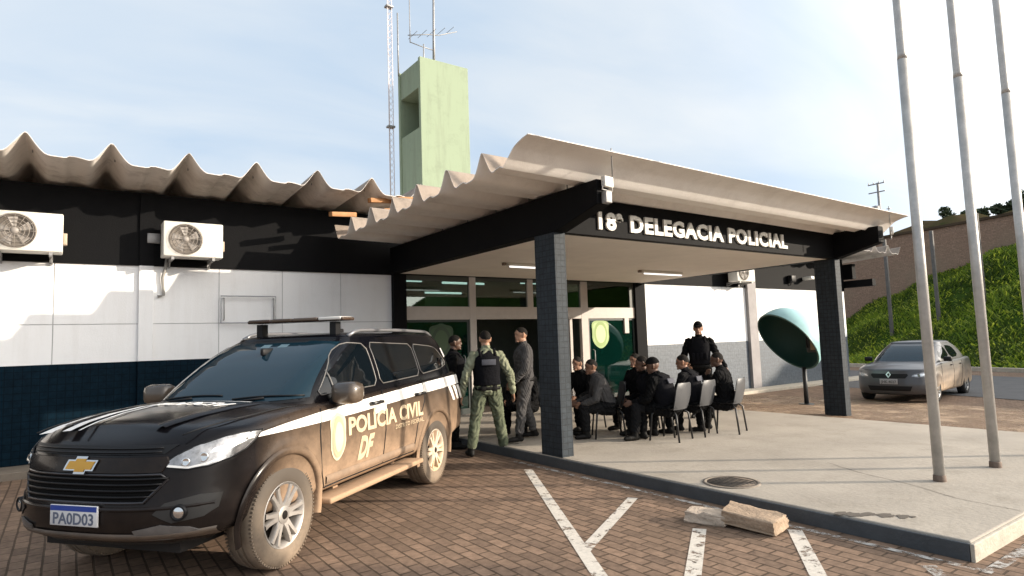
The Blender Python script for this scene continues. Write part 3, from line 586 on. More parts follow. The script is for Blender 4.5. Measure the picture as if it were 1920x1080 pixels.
# ------------------------------------------------------------------ flagpoles
fp = thing('flagpole', 'pale grey steel flagpole nearest the camera, tallest of the three in view', 'flagpole', (6.88, 2.68, .13), group='flagpoles on the slab')
Mp = mat('pole_paint', (.52,.50,.47), .38, .25, noise=.35, nscale=5)
mb = MB(); mb.tube([(0,0,.0),(0,0,4.2)], [.048,.046], 20); mb.build('lower_tube', Mp, fp)
mb = MB(); mb.tube([(0,0,4.2),(0,0,4.26),(0,0,8.6)], [.046,.041,.038], 20); mb.ell((0,0,8.65),(.07,.07,.07)); mb.build('upper_tube', Mp, fp)
mb = MB(); mb.lathe([(.048,.06),(.054,.055),(.056,.0)], 20); mb.build('base_collar', mat('collar_rust', (.17,.12,.09), .8, noise=.4, nscale=30), fp)
mb = MB(); mb.tube([(.075,.0,1.1),(.08,0,4.5),(.075,0,8.5)], .004, 5); mb.build('halyard', M_['metal_white'], fp)
mb = MB(); mb.tube([(.05,0,1.05),(.085,0,1.08),(.085,0,1.18)], .008, 6); mb.build('cleat', M_['steel'], fp)
f2 = copy_tree(fp); f2.location = (7.94, 2.56, .13); f2['label'] = 'pale grey steel flagpole in the middle of the row of three'
f3 = copy_tree(fp); f3.location = (9.0, 2.44, .13); f3['label'] = 'pale grey steel flagpole at the right edge, its foot out of frame'
# ------------------------------------------------------------------ broken kerb stones
def rock(name, a, label, seed, m):
    rr = random.Random(seed); bm = bmesh.new(); bmesh.ops.create_cube(bm, size=1)
    for v in bm.verts: v.co = Vector((v.co.x*a[0]*(1+rr.uniform(-.12,.12)), v.co.y*a[1]*(1+rr.uniform(-.14,.14)), (v.co.z+.5)*a[2]*(1+rr.uniform(-.08,.08))))
    bmesh.ops.subdivide_edges(bm, edges=bm.edges[:], cuts=5, use_grid_fill=True)
    for v in bm.verts: v.co += Vector((rr.uniform(-1,1), rr.uniform(-1,1), rr.uniform(-1,1) if v.co.z > .01 else 0))*.006
    bmesh.ops.bevel(bm, geom=[e for e in bm.edges if e.calc_face_angle(0) > R(50)], offset=.008, segments=1, affect='EDGES')
    mb = MB(); mb.bm(bm, 0, True); o = mb.build(name, m, sharp=35); return tag(o, label, 'concrete block', 'broken kerb blocks')
Mr = mat('block_concrete', (.52,.42,.33), .85, noise=.35, nscale=14, bump=.5)
o = rock('concrete_block', (.18,.36,.095), 'smaller pale broken concrete block lying at the top of the white parking line', 4, Mr); o.location = (4.53, 3.56, 0); o.rotation_euler = (0,0,R(18))
o = rock('concrete_block', (.24,.50,.11), 'larger brown-sided broken concrete block lying against the slab kerb', 9, mat('block_brown', (.40,.29,.20), .85, noise=.35, nscale=14, bump=.5)); o.location = (4.66, 3.22, .03); o.rotation_euler = (R(3),R(-6),R(8))
# ------------------------------------------------------------------ vehicles
class Car:
    """body shape as functions: side(x,z) half-width, front(y,z) nose, rear(y,z) tail, greenhouse by height"""
    def __init__(s, **k): s.__dict__.update(k)
    def side(s, x, z):
        w = s.W
        if x > s.tf: w -= s.tfa*((x-s.tf)/.6)**2
        if x < s.tr: w -= s.tra*((s.tr-x)/.7)**2
        w *= interp(z, s.pz, s.pw)
        for ax in s.ax:
            r = math.hypot(x-ax, (z-s.rw)); w += s.flare*math.exp(-((r-s.ra-.045)/.07)**2)*(1 if z < s.rw+s.ra+.2 else 0)
        return w
    def front(s, y, z):
        a = min(.985, abs(y)/s.W); return s.xb + (s.xn-s.xb)*(1-a**s.fe)**(1/s.fi) - interp(z, s.fz, s.fx)
    def rear(s, y, z):
        a = min(.985, abs(y)/s.W); return -(s.xt-.35) - .35*(1-a**5)**(1/2.4) + interp(z, s.rz, s.rx)
    def zc(s, x): return interp(x, s.hx, s.hc)
    def zs(s, x): return interp(x, s.hx, s.hs)
    def section(s, xs):
        zb = interp(xs, s.bx, s.bz); zs = s.zs(xs); zc = s.zc(xs); W = s.side(xs, zb+.1)
        p = [(0, zb), (.35*W, zb), (.7*W, zb), (.9*W, zb+.01), (.965*W, zb+.04)]
        zt = zs-.075; N = 30
        for i in range(N+1):
            z = lerp(zb+.08, zt, i/N); p.append((s.side(xs, z), z))
        wt = s.side(xs, zt)
        for a, b in ((.006,.025),(.02,.05),(.042,.066),(.075,.076)): p.append((wt-a, zt+b))
        w2 = wt-.075
        for k in (.9,.78,.64,.5,.36,.22,.1,0):
            cr = 1-k**2.2; p.append((w2*k, zs+(zc-zs)*cr + .0))
        return p
    def body(s, name, mats, parent):
        us = [0,.01,.025,.05,.09]+[.09+.8*i/120 for i in range(1,121)]+[.90,.91,.92,.93,.94,.95,.96,.97,.98,.99,1]
        rows = []; gx_ = np.linspace(-s.xt-.05, s.xn+.02, 300); tab = np.array([s.section(x) for x in gx_]); npt = tab.shape[1]
        for u in us:
            row = []
            for i in range(npt):
                x = -s.xt+u*(s.xn+s.xt)
                for _ in range(5):
                    y, z = float(np.interp(x, gx_, tab[:, i, 0])), float(np.interp(x, gx_, tab[:, i, 1])); x = .5*x+.5*lerp(s.rear(y, z), s.front(y, z), u)
                row.append((lerp(s.rear(y, z), s.front(y, z), u), y, z))
            rows.append(row+[(x, -y, z) for x, y, z in row[-2:0:-1]])
        mb = MB(); mb.grid(rows, 0, True, True)
        for end, fn, row in ((0, s.rear, rows[0]), (1, s.front, rows[-1])):
            c = (0, .72); rings = []
            for k in [1,.97,.93,.88,.82,.75,.66,.55,.43,.3,.16,.02]:
                rings.append([(fn(c[0]+k*(y-c[0]), c[1]+k*(z-c[1])), c[0]+k*(y-c[0]), c[1]+k*(z-c[1])) for x, y, z in row])
            mb.grid(rings, 0, True, True); mb.add(rings[-1], [list(range(len(rings[-1])))])
        o = mb.build(name, mats, parent)
        cut = MB()
        for ax in s.ax:
            for sg in (-1, 1):
                Mx = Matrix.Translation((ax, sg*.98, s.rw)) @ Matrix.Rotation(R(90), 4, 'X')
                n = 48; vs = [Mx @ Vector((s.ra*math.cos(2*math.pi*k/n), s.ra*math.sin(2*math.pi*k/n), h)) for h in (-.34, .34) for k in range(n)]
                cut.add(vs, [list(range(n))[::-1], list(range(n, 2*n))]+[(k, (k+1)%n, n+(k+1)%n, n+k) for k in range(n)])
        co_ = cut.build('cutter', mats[1])
        md = o.modifiers.new('b', 'BOOLEAN'); md.object = co_; md.operation = 'DIFFERENCE'; md.solver = 'EXACT'
        dg = bpy.context.evaluated_depsgraph_get(); me = bpy.data.meshes.new_from_object(o.evaluated_get(dg))
        o.modifiers.clear(); o.data = me; bpy.data.objects.remove(co_)
        me.materials.clear()
        for m in mats: me.materials.append(m)
        for p in me.polygons:
            c = p.center; mi = 0
            if any(math.hypot(c.x-ax, c.z-s.rw) < s.ra+.004 for ax in s.ax) and abs(c.y) > .55 and (abs(p.normal.y) < .3 or abs(c.y) < .7): mi = 1
            if c.z < interp(c.x, s.bx, s.bz)+.02: mi = 1
            p.material_index = mi; p.use_smooth = True
        me.set_sharp_from_angle(angle=R(38)); return o
    # greenhouse
    def gx(s, z): return interp(z, s.gz, s.gr), interp(z, s.gz, s.gf)
    def gw(s, z): return interp(z, s.gz, s.gwid)
    def gside(s, x, z):
        a, b = s.gx(z); t = min(.999, abs((x-(a+b)/2)/((b-a)/2))); return s.gw(z)*(1-t**s.gn)**(1/s.gn)
    def gfront(s, y, z):
        a, b = s.gx(z); t = min(.999, abs(y)/s.gw(z)); return (a+b)/2+(b-a)/2*(1-t**s.gn)**(1/s.gn)
    def house(s, name, m, parent):
        zs = [s.gz[0]+(s.gz[-1]-s.gz[0])*i/14 for i in range(15)]; rows = []
        def loop(z, k=1, zz=None):
            a, b = s.gx(z); xm = (a+b)/2; h = (b-a)/2; w_ = s.gw(z); q = []
            for i in range(96):
                t = 2*math.pi*i/96; c, d = math.cos(t), math.sin(t); e = 2/s.gn
                q.append((xm+k*h*math.copysign(abs(c)**e, c), k*w_*math.copysign(abs(d)**e, d), zz if zz is not None else z))
            return q
        for z in zs: rows.append(loop(z))
        zt = s.gz[-1]
        for k, dz in ((.992,.02),(.975,.036),(.94,.052),(.88,.066),(.78,.08),(.62,.092),(.42,.1),(.2,.104),(.02,.105)): rows.append(loop(zt, k, zt+dz*s.crown))
        mb = MB(); mb.grid(rows, 0, True, True); mb.add(rows[-1], [list(range(96))]); return mb.build(name, m, parent, sharp=45)
    def on_side(s, x, z, w_): return Vector((x, s.side(x, z)+.003+w_, z))
    def on_gside(s, x, z, w_): return Vector((x, s.gside(x, z)+.003+w_, z))
    def on_front(s, y, z, w_): return Vector((s.front(y, z)+.003+w_, y, z))
    def on_wind(s, y, z, w_): return Vector((s.gfront(y, z)+.004+w_, y, z))
    def on_hood(s, x, y, w_):
        wt = s.side(x, s.zs(x)-.075)-.075; k = min(1, abs(y)/wt); return Vector((x, y, s.zs(x)+(s.zc(x)-s.zs(x))*(1-k**2.2)+.003+w_))
def mirrored(o, parent):
    """same part on the other side of the vehicle"""
    me = o.data.copy(); me.transform(Matrix.Scale(-1, 4, (0,1,0))); me.flip_normals()
    c = bpy.data.objects.new(o.name.split('.')[0], me); C.objects.link(c); c.parent = parent
    for k in ('label',):
        if k in o: c[k] = o[k]
    for ch in o.children: mirrored(ch, c)
    return c
def edge_tube(poly, fn, r, name, m, parent, closed=True):
    p = poly+[poly[0]] if closed else poly; q = []
    for i in range(len(p)-1):
        n_ = max(1, int(math.hypot(p[i+1][0]-p[i][0], p[i+1][1]-p[i][1])/.08))
        q += [(lerp(p[i][0], p[i+1][0], k/n_), lerp(p[i][1], p[i+1][1], k/n_)) for k in range(n_)]
    q.append(p[-1]); mb = MB(); mb.tube([fn(a, b, .002) for a, b in q], r, 6, cap=not closed); return mb.build(name, m, parent)
def wheel(parent, loc, rad, wid, mt, mr, mdk, spokes, side, rimr, steer=0, twin=True):
    wl = thing_part('wheel', parent, mt, loc, steer, rad, wid, rimr)
    sg = side; Mx = Matrix.Rotation(R(-90*sg), 4, 'X')   # local Z -> outward
    mb = MB(); hw = wid/2
    mb.lathe([(rimr+.012, hw-.012),(rimr+.004, hw-.004),(rimr-.012, hw-.012),(rimr-.03, hw-.05),(rimr-.035, -hw+.02)], 48, 0, Mx); rim = mb.build('rim', mr, wl, sharp=45)
    mb = MB(); mb.lathe([(0, hw-.10),(rimr-.03, hw-.10)], 40, 0, Mx); mb.build('brake_disc', mdk, wl)
    mb = MB(); zc = hw-.018
    for k in range(spokes):
        a0 = 2*math.pi*k/spokes
        for da in ((-.17, .17) if twin else (0,)):
            q = []
            for r_, w_, z_, dd in ((.05,.030,zc-.012,da*1.4),(rimr*.45,.020,zc-.004,da),(rimr*.75,.017,zc,da*.95),(rimr-.012,.022,zc+.004,da*1.05)):
                a = a0+dd; t = Vector((-math.sin(a), math.cos(a), 0)); c = Vector((r_*math.cos(a), r_*math.sin(a), z_)); q.append([c-t*w_, c-t*w_*.7+Vector((0,0,.012)), c+t*w_*.7+Vector((0,0,.012)), c+t*w_, c+t*w_-Vector((0,0,.03)), c-t*w_-Vector((0,0,.03))])
            mb.grid([[Mx @ v for v in rr] for rr in q], 0, False, True)
    mb.lathe([(0, zc+.012),(.045, zc+.012),(.065, zc+.006),(.07, zc-.03)], 28, 0, Mx); mb.build('spokes', mr, rim, sharp=30)
    mb = MB(); mb.lathe([(0, zc+.017),(.03, zc+.016),(.034, zc+.010)], 24, 0, Mx); mb.build('hub_cap', mdk, rim)
    return wl
def thing_part(name, parent, mt, loc, steer, rad, wid, rimr):
    mb = MB(); hw = wid/2; Mx = Matrix.Rotation(R(90), 4, 'X')
    prof = [(rimr-.005, -hw+.03),(rimr+.005, -hw+.008),(rimr+.02, -hw),(rimr+.055, -hw-.006),(rad-.05, -hw-.002),(rad-.02, -hw+.012),(rad-.006, -hw+.032),(rad, -hw+.06)]
    for k in (-.3,-.1,.1,.3):   # tread grooves
        prof += [(rad, k*wid-.012),(rad-.011, k*wid-.008),(rad-.011, k*wid+.008),(rad, k*wid+.012)] if abs(k) < .29 else []
    prof += [(r_, -h_) for r_, h_ in prof[:8][::-1]]
    mb.lathe(prof, 72, 0, Mx)
    for k in range(84):   # shoulder lugs
        a = 2*math.pi*k/84
        for sg in (-1, 1):
            Mk = Matrix.Rotation(a, 4, 'Y') @ Matrix.Translation((0, sg*(hw-.022), rad-.012))
            mb.box((-.006,-.022,-.012),(.006,.016,.0022), 0, Mk)
    o = mb.build(name, mt, parent, loc, sharp=35); o.rotation_euler = (0, 0, steer); return o
def emblem_patch(parent, place, scale, cols, name):
    top = None
    for k, (sc, c) in enumerate(zip((1, .86, .5, .36), cols)):
        poly = shield(0, 0, sc*scale) if k < 2 else [(sc*scale*.72*math.cos(i*math.pi/12), sc*scale*math.sin(i*math.pi/12)) for i in range(24)]
        o = patch(poly, lambda a, b, w_: place(a, b, .002+.0025*k+w_), name if k == 0 else 'emblem_ring', c, parent if k == 0 else top, 4)
        if k == 0: top = o
    return top
# ---- big black police SUV -------------------------------------------------------
suv = Car(W=.935, tf=1.2, tfa=.02, tr=-1.8, tra=.05, pz=[.40,.5,.62,.80,.93,1.0,1.08,1.16,1.24,1.34], pw=[.945,.965,.982,1.0,1.0,.995,.985,.965,.945,.93],
    ax=(1.4225,-1.4225), rw=.395, ra=.445, flare=.022, xb=1.66, xn=2.37, fe=2.95, fi=2.15, fz=[.36,.42,.48,.56,.64,.72,.80,.90,.97,1.02,1.07,1.2], fx=[.14,.06,.015,0,.005,.022,.035,.05,.07,.10,.17,.4],
    xt=2.50, rz=[.4,.5,.75,.8,1.1,1.3], rx=[.06,0,.0,.05,.09,.14],
    hx=[-2.6,-2.2,-1.0,0,.9,1.05,1.25,1.5,1.8,2.05,2.2,2.3,2.37], hc=[1.27,1.27,1.22,1.19,1.19,1.21,1.225,1.222,1.20,1.165,1.13,1.095,1.06], hs=[1.27,1.27,1.23,1.19,1.165,1.165,1.165,1.15,1.12,1.08,1.045,1.015,.985],
    bx=[-2.6,-2.2,-1.9,-1,1,1.9,2.1,2.4], bz=[.52,.48,.42,.40,.40,.40,.38,.38],
    gz=[1.08,1.2,1.3,1.4,1.5,1.6,1.68,1.73], gf=[1.21,1.075,.945,.80,.645,.47,.31,.19], gr=[-2.47,-2.45,-2.42,-2.39,-2.35,-2.29,-2.24,-2.18], gwid=[.865,.868,.852,.828,.797,.762,.725,.69], gn=7., crown=.75)
pc = thing('police_car', 'large dusty black police SUV with white side stripe and roof light bar', 'car', (1.892, 6.466, 0), R(218), scale=.975)
DIRT = (.30,.205,.135)
Mbody = dirtpaint('suv_paint', (.003,.0033,.005), DIRT, .40, 1.22, .2, 1.15, .0, .12, xb=(1.25, 1.75, .05), nmin=.2, nmax=.7, dust=.0, spec=.14)
Mtop = dirtpaint('suv_top', (.003,.0033,.005), DIRT, 1.0, 1.25, .2, .06, .0, .10, dust=.0, spec=.12)
Mtrim = dirtpaint('suv_trim', (.012,.012,.013), DIRT, .3, .9, .45, .35, 0, 0, dust=.03)
Mwell = mat('wheel_well', (.012,.010,.009), .9)
Mgl = mat('tinted_glass', (.003,.005,.007), .03, spec=.3)
Mwsh = mat('windscreen_glass', (.007,.022,.034), .03, spec=.32)
Mchr = mat('chrome', (.55,.55,.56), .18, 1)
Mgry = mat('trim_line', (.16,.15,.14), .4, .3)
Mwht = dirtpaint('stripe_white', (.80,.79,.76), (.55,.42,.30), .85, 1.25, .4, .35, dust=.02)
Mgold = mat('lettering_gold', (.60,.47,.31), .6, noise=.35, nscale=7)
suv.body('body', [Mbody, Mwell], pc); suv.house('cabin', Mtop, pc)
Mtyre = dirtpaint('tyre', (.02,.019,.018), (.23,.175,.125), -.7, .3, .8, 1.0, 0, 0, nmin=.3, nmax=.6, dust=.22)
Mrim = dirtpaint('rim_alloy', (.46,.45,.44), (.28,.22,.16), -.6, .4, .28, .55, .7, 0)
Mdisc = mat('brake_dark', (.014,.012,.011), .8, spec=.1)
Mrim2 = dirtpaint('rim_muddy', (.62,.61,.60), (.58,.42,.25), -.6, 1.2, .4, 1.1, .3, 0)
for ax in (1.4225, -1.4225):
    for sg in (1, -1):
        wheel(pc, (ax, sg*.81, .385), .388, .235, Mtyre, Mrim if ax > 0 else Mrim2, Mdisc, 6, sg, .238)
# arch lips, sill, running board
for ax in suv.ax:
    for sg in (1,):
        mb = MB(); rows = []
        for k in range(33):
            a = R(-14)+R(208)*k/32; ca, sa = math.cos(a), math.sin(a); row = []
            for dr, dy in ((-.008,-.05),(-.004,.012),(.012,.020),(.04,.016),(.058,.002)):
                x = ax+(suv.ra+dr)*ca; z = suv.rw+(suv.ra+dr)*sa; row.append((x, suv.side(x, max(.42, z))+dy, z))
            rows.append(row)
        mb.grid(rows); o = mb.build('arch_lip', Mbody, pc); mirrored(o, pc)
mb = MB(); mb.bbox((-.92, .76, .335), (.92, 1.0, .385), .018); mb.box((-.6,.6,.36),(-.52,.8,.40)); mb.box((.5,.6,.36),(.58,.8,.40)); o = mb.build('running_board', dirtpaint('board', (.05,.045,.04), (.36,.235,.145), .2, .6, .6, 1.5, 0, 0, dust=.3), pc); mirrored(o, pc)
mb = MB(); mb.box((-2.2,-.6,.30),(2.1,.6,.42)); mb.build('underbody', Mwell, pc)
# side glass
rnd_ = lambda p: [q for i in range(len(p)) for a, b, c in [(p[i-1], p[i], p[(i+1) % len(p)])] for q in [(b[0]+(a[0]-b[0])*.05/max(.05, math.dist(a,b)), b[1]+(a[1]-b[1])*.05/max(.05, math.dist(a,b))), (b[0]+(c[0]-b[0])*.05/max(.05, math.dist(c,b)), b[1]+(c[1]-b[1])*.05/max(.05, math.dist(c,b)))]]
fw = rnd_([(.83,1.232),(-.13,1.252),(-.11,1.672),(.18,1.69),(.40,1.60)]); rwn = rnd_([(-.21,1.258),(-1.15,1.29),(-1.13,1.655),(-.19,1.685)]); qw = rnd_([(-1.20,1.30),(-1.78,1.335),(-2.04,1.39),(-1.84,1.585),(-1.70,1.62),(-1.18,1.655)])
for poly in (fw, rwn, qw):
    o = patch(poly, suv.on_gside, 'window', Mgl, pc, 3); edge_tube(poly, suv.on_gside, .006, 'window_frame', Mgry, o); mirrored(o, pc)
for x0, z0, x1, z1 in ((.62,1.25,.60,1.44),):
    mb = MB(); mb.tube([suv.on_gside(lerp(x0,x1,k/4), lerp(z0,z1,k/4), .003) for k in range(5)], .009, 6); mb.build('quarter_bar', Mgry, pc)
# windscreen, cowl, wipers, reflection marks
ws = [(-.78,1.225),(-.4,1.20),(0,1.195),(.4,1.20),(.78,1.225),(.635,1.70),(.3,1.722),(-.3,1.722),(-.635,1.70)]
fr_ = patch([(-.81,1.20),(-.4,1.175),(.4,1.175),(.81,1.20),(.66,1.718),(.3,1.735),(-.3,1.735),(-.66,1.718)], lambda a, b, c: suv.on_wind(a, b, c-.002), 'windscreen_surround', M_['black_pl'], pc, 3)
wo = patch(ws, lambda a, b, c: suv.on_wind(a, b, c+.002), 'windscreen', Mwsh, pc, 4)
for y0, y1 in ((.12,.13+.62),(-.62,-.02)):
    mb = MB(); mb.tube([suv.on_wind(lerp(y0,y1,k/8), 1.225+.012*math.sin(k*.4)+(.02 if y0 > 0 else .03)*k/8, .012) for k in range(9)], .008, 6); mb.tube([suv.on_wind(y0, 1.20, .02), suv.on_wind((y0+y1)/2, 1.235, .02)], .01, 6); mb.build('wiper', M_['black_pl'], pc)
for y in (-.10,.10):
    patch([(y-.055,1.66),(y+.05,1.66),(y+.045,1.69),(y-.05,1.69)], lambda a, b, c: suv.on_wind(a, b, c+.004), 'pale_patch', mat('reflection_grey', (.10,.16,.19), .4), pc, 0)  # small marks painted for things reflected in the windscreen
mb = MB(); mb.bbox((-.11,-.02,-.035),(.11,.02,.035),.015); o = mb.build('dashboard_mirror', M_['black_pl'], pc, (.42,0,1.62))
# bonnet seams and white bonnet graphics
for sg in (1,-1):
    mb = MB(); mb.tube([suv.on_hood(x, sg*interp(x,[1.1,1.6,2.15],[.80,.765,.66]), 0) for x in [1.1+.07*k for k in range(16)]], .006, 5); mb.build('bonnet_seam', M_['black_pl'], pc)
    mb = MB(); rows = [[suv.on_hood(x, sg*(interp(x,[1.1,1.6,2.2],[.52,.47,.40])+d), h) for d, h in ((-.05,0),(-.02,.012),(.02,.012),(.05,0))] for x in [1.12+.07*k for k in range(15)]]; mb.grid(rows); mb.build('bonnet_rib', Mtop, pc)
Mw2 = mat('decal_white', (.70,.70,.70), .35, noise=.2)
for (a, b, c, d) in ((-.70,-.56,0,0),(-.48,-.38,0,0),(-.33,-.29,0,0)):
    patch([(1.12,a),(1.12,b),(1.5,b+.03),(1.9,b+.08),(2.22,b+.13),(2.22,a+.15),(1.9,a+.09),(1.5,a+.03)], suv.on_hood, 'bonnet_stripe', Mw2, pc, 3)
patch([(1.20,-.62),(1.12,.42),(1.17,.42),(1.27,-.62)], suv.on_hood, 'bonnet_stripe', Mw2, pc, 3)
textfit('POLICIA', .30, -.40, .17, lambda u, v, w_: suv.on_hood(1.34+v, u*-1, w_), 'bonnet_lettering', Mw2, pc, .003, .02)
# nose: grilles, badge bar, emblem
def front_grid(zs, y0f, name, m, n_=20, off=.004, rec=None):
    mb = MB(); mb.grid([[suv.on_front(lerp(-y0f(z), y0f(z), k/n_), z, off) for k in range(n_+1)] for z in zs]); return mb.build(name, m, pc)
front_grid([.975,1.0,1.03], lambda z: .58+(z-.975)*1.0, 'upper_grille', M_['black_pl'], off=.003)
for z in (.988,1.012):
    mb = MB(); mb.tube([suv.on_front(lerp(-.56,.56,k/16), z, .008) for k in range(17)], .005, 6); mb.build('grille_bar', mat('gloss_black', (.006,.006,.007), .3, spec=.25), pc)
lowg = [(-.58,.848),(-.62,.815),(-.50,.675),(.50,.675),(.62,.815),(.58,.848)]
gr = patch(lowg, suv.on_front, 'lower_grille', mat('mesh_black', (.003,.003,.003), .8, spec=.1), pc, 4)
for z in (.712,.75,.787,.822):
    yy = .50+(z-.665)*.8; mb = MB(); mb.tube([suv.on_front(lerp(-yy,yy,k/16), z, .009) for k in range(17)], .007, 6); mb.build('grille_bar', mat('gloss_black2', (.006,.006,.007), .35, spec=.25), gr)
edge_tube(lowg, suv.on_front, .011, 'grille_surround', mat('dark_chrome', (.05,.05,.055), .2, .6), gr)
bar = [(-.60,.958),(-.62,.92),(-.585,.862),(.585,.862),(.62,.92),(.60,.958)]
patch(bar, suv.on_front, 'badge_bar', Mtop, pc, 3, .014)
bow = [(-.165,-.005),(-.135,.035),(-.058,.035),(-.058,.052),(.058,.052),(.058,.035),(.165,.035),(.165,.005),(.135,-.035),(.058,-.035),(.058,-.052),(-.058,-.052),(-.058,-.035),(-.165,-.035)]
bow = [(-.165,-.032),(-.13,.032),(-.06,.032),(-.05,.052),(.06,.052),(.05,.032),(.165,.032),(.13,-.032),(.06,-.032),(.05,-.052),(-.06,-.052),(-.05,-.032)]
eb = patch([(a*.88, .912+b*1.08) for a, b in bow], lambda a, b, c: suv.on_front(a, b, .016+c), 'emblem', Mchr, pc, 1, .010)
patch([(a*.75, .912+b*.80) for a, b in bow], lambda a, b, c: suv.on_front(a, b, .027+c), 'emblem_face', mat('emblem_gold', (.55,.30,.05), .35, .5), eb, 1, .003)
# headlamps
hl = [(.60,.895),(.72,.862),(.82,.872),(.90,.915),(.925,.965),(.918,1.03),(.84,1.02),(.74,.985),(.64,.945)]
hl = [(.575,.905),(.70,.868),(.80,.875),(.872,.908),(.908,.955),(.921,1.01),(.921,1.065),(.87,1.065),(.78,1.035),(.68,.985)]
Mlamp = mat('lamp_house', (.42,.42,.43), .15, .6, noise=.6, nscale=22); Mlens = mat('lamp_reflector', (.75,.74,.72), .12, .9)
h1 = patch(hl, suv.on_front, 'headlight', Mlamp, pc, 3, .008)
edge_tube(hl, lambda a, b, c: suv.on_front(a, b, .008), .006, 'headlight_rim', M_['black_pl'], h1)
for (a, b, r_) in ((.70,.915,.028),(.775,.935,.032)):
    c = suv.on_front(a, b, .006); nrm = Vector((1,.35,.15)).normalized(); q = nrm.to_track_quat('Z','Y').to_matrix().to_4x4()
    mb = MB(); mb.lathe([(r_,.0),(r_,.012),(r_*.75,.006),(0,.014)], 20, 0, Matrix.Translation(c) @ q); mb.build('projector', Mlens, h1)
lo_ = [(.61,.893),(.72,.872),(.80,.886),(.86,.918),(.85,.926),(.79,.899),(.72,.885),(.62,.905)]
patch(lo_, lambda a, b, c: suv.on_front(a, b, .011+c), 'light_strip', mat('lamp_white', (.8,.8,.78), .2), h1, 2, .003)
patch([(.80,.96),(.86,.965),(.895,1.0),(.86,1.005),(.81,.985)], lambda a, b, c: suv.on_front(a, b, .010+c), 'reflector', Mlens, h1, 2, .003)
mirrored(h1, pc)
# bumper: fog lamp pods, chin, plate
pod = [(.56,.60),(.62,.665),(.78,.70),(.86,.69),(.85,.60),(.80,.555),(.66,.535)]
fp_ = patch(pod, suv.on_front, 'fog_lamp_pod', mat('pod_grey', (.022,.021,.02), .55, noise=.3), pc, 3, .004)
c = suv.on_front(.70,.60,.008); q = Vector((1,.3,0)).to_track_quat('Z','Y').to_matrix().to_4x4()
mb = MB(); mb.lathe([(.052,-.01),(.052,.016),(.042,.020),(.038,.010),(0,.004)], 28, 0, Matrix.Translation(c) @ q); mb.build('fog_lamp_bezel', M_['black_pl'], fp_)
mb = MB(); mb.lathe([(.036,.012),(.02,.018),(0,.02)], 24, 0, Matrix.Translation(c) @ q); mb.build('fog_lamp', Mlens, fp_)
mirrored(fp_, pc)
Mskid = dirtpaint('skid', (.06,.058,.056), DIRT, .35, .6, .45, .4, 0, 0)
chin = [(.44,.50),(.60,.53),(.74,.50),(.80,.455),(.62,.425),(.46,.43)]
o = patch(chin, suv.on_front, 'skid_plate', mat('skid_grey', (.16,.15,.145), .4, .2, noise=.3), pc, 3, .012); mirrored(o, pc)
mb = MB(); mb.grid([[suv.on_front(lerp(-.84,.84,k/24), z, d) for k in range(25)] for z, d in ((.475,.0),(.462,.02),(.44,.022),(.42,0))]); mb.build('bumper_lip', Mtrim, pc)
mb = MB(); mb.grid([[suv.on_front(lerp(-.84,.84,k/24), z, d) for k in range(25)] for z, d in ((.648,.0),(.640,.012),(.628,.012),(.62,0))]); mb.build('bumper_crease', Mbody, pc)
pl = thing  # licence plate
mb = MB(); mb.bbox((2.372,-.205,.525),(2.386,.205,.660),.004); plate = mb.build('number_plate', mat('plate_white', (.60,.60,.61), .4), pc)
mb = MB(); mb.box((2.3862,-.2,.622),(2.3872,.2,.656)); mb.build('plate_band', mat('plate_blue', (.015,.05,.28), .4), plate)
textfit('BRASIL', .045, -.06, .018, lambda u, v, w_: Vector((2.3874+w_, -u*-1, .630+v)), 'plate_country', mat('plate_w', (.8,.8,.8), .5), plate, .001) if 0 else None
textfit('PA0D03', -.175, .175, .075, lambda u, v, w_: Vector((2.3866+w_, u, .536+v)), 'plate_number', mat('plate_ink', (.10,.12,.17), .5), plate, .0015, .02)
# mirrors
for sg in (1,):
    mb = MB(); mb.bbox((-.10,-.13,-.09),(.10,.13,.10),.06); o = mb.build('wing_mirror', dirtpaint('mirror_paint', (.006,.006,.007), (.40,.29,.20), -.12, .1, .2, .35, 0, .6), pc, (.70, 1.035, 1.24))
    o.rotation_euler = (0, 0, R(-8))
    mb = MB(); mb.box((-.102,-.10,-.06),(-.099,.10,.07)); mb.build('mirror_glass', Mgl, o)
    mb = MB(); mb.bbox((-.045,-.18,-.10),(.045,-.06,-.05),.015); mb.build('mirror_arm', M_['black_pl'], o)
    c = mirrored(o, pc); c.location = (.70,-1.035,1.24); c.rotation_euler = (0,0,R(8))
# door seams, handles, fuel, side moulding
def seam(pts): 
    mb = MB(); q = []
    for i in range(len(pts)-1):
        for k in range(5): q.append((lerp(pts[i][0],pts[i+1][0],k/5), lerp(pts[i][1],pts[i+1][1],k/5)))
    q.append(pts[-1]); mb.tube([suv.on_side(a, b, -.002) for a, b in q], .0065, 5); o = mb.build('door_seam', M_['black_pl'], pc); mirrored(o, pc)
seam([(.93,1.13),(.97,.95),(.955,.6),(.90,.47)]); seam([(-.17,1.2),(-.17,.8),(-.15,.48)]); seam([(-1.14,1.24),(-1.12,1.0),(-.93,.78),(-.86,.50)]); seam([(.90,.47),(-.86,.47)])
for x in (.02,-.98):
    mb = MB(); mb.tube([suv.on_side(x-.10,1.09,.008), suv.on_side(x-.09,1.09,.04), suv.on_side(x+.09,1.09,.04), suv.on_side(x+.10,1.09,.008)], .017, 8); o = mb.build('door_handle', mat('handle_black', (.012,.012,.013), .3), pc); mirrored(o, pc)
mb = MB(); mb.grid([[suv.on_side(lerp(.88,-.84,k/16), z, d) for k in range(17)] for z, d in ((.56,0),(.55,.018),(.50,.018),(.485,0))]); o = mb.build('side_moulding', dirtpaint('moulding', (.02,.02,.02), DIRT, .3, .8, .5, 1.2, 0, 0, dust=.2), pc); mirrored(o, pc)
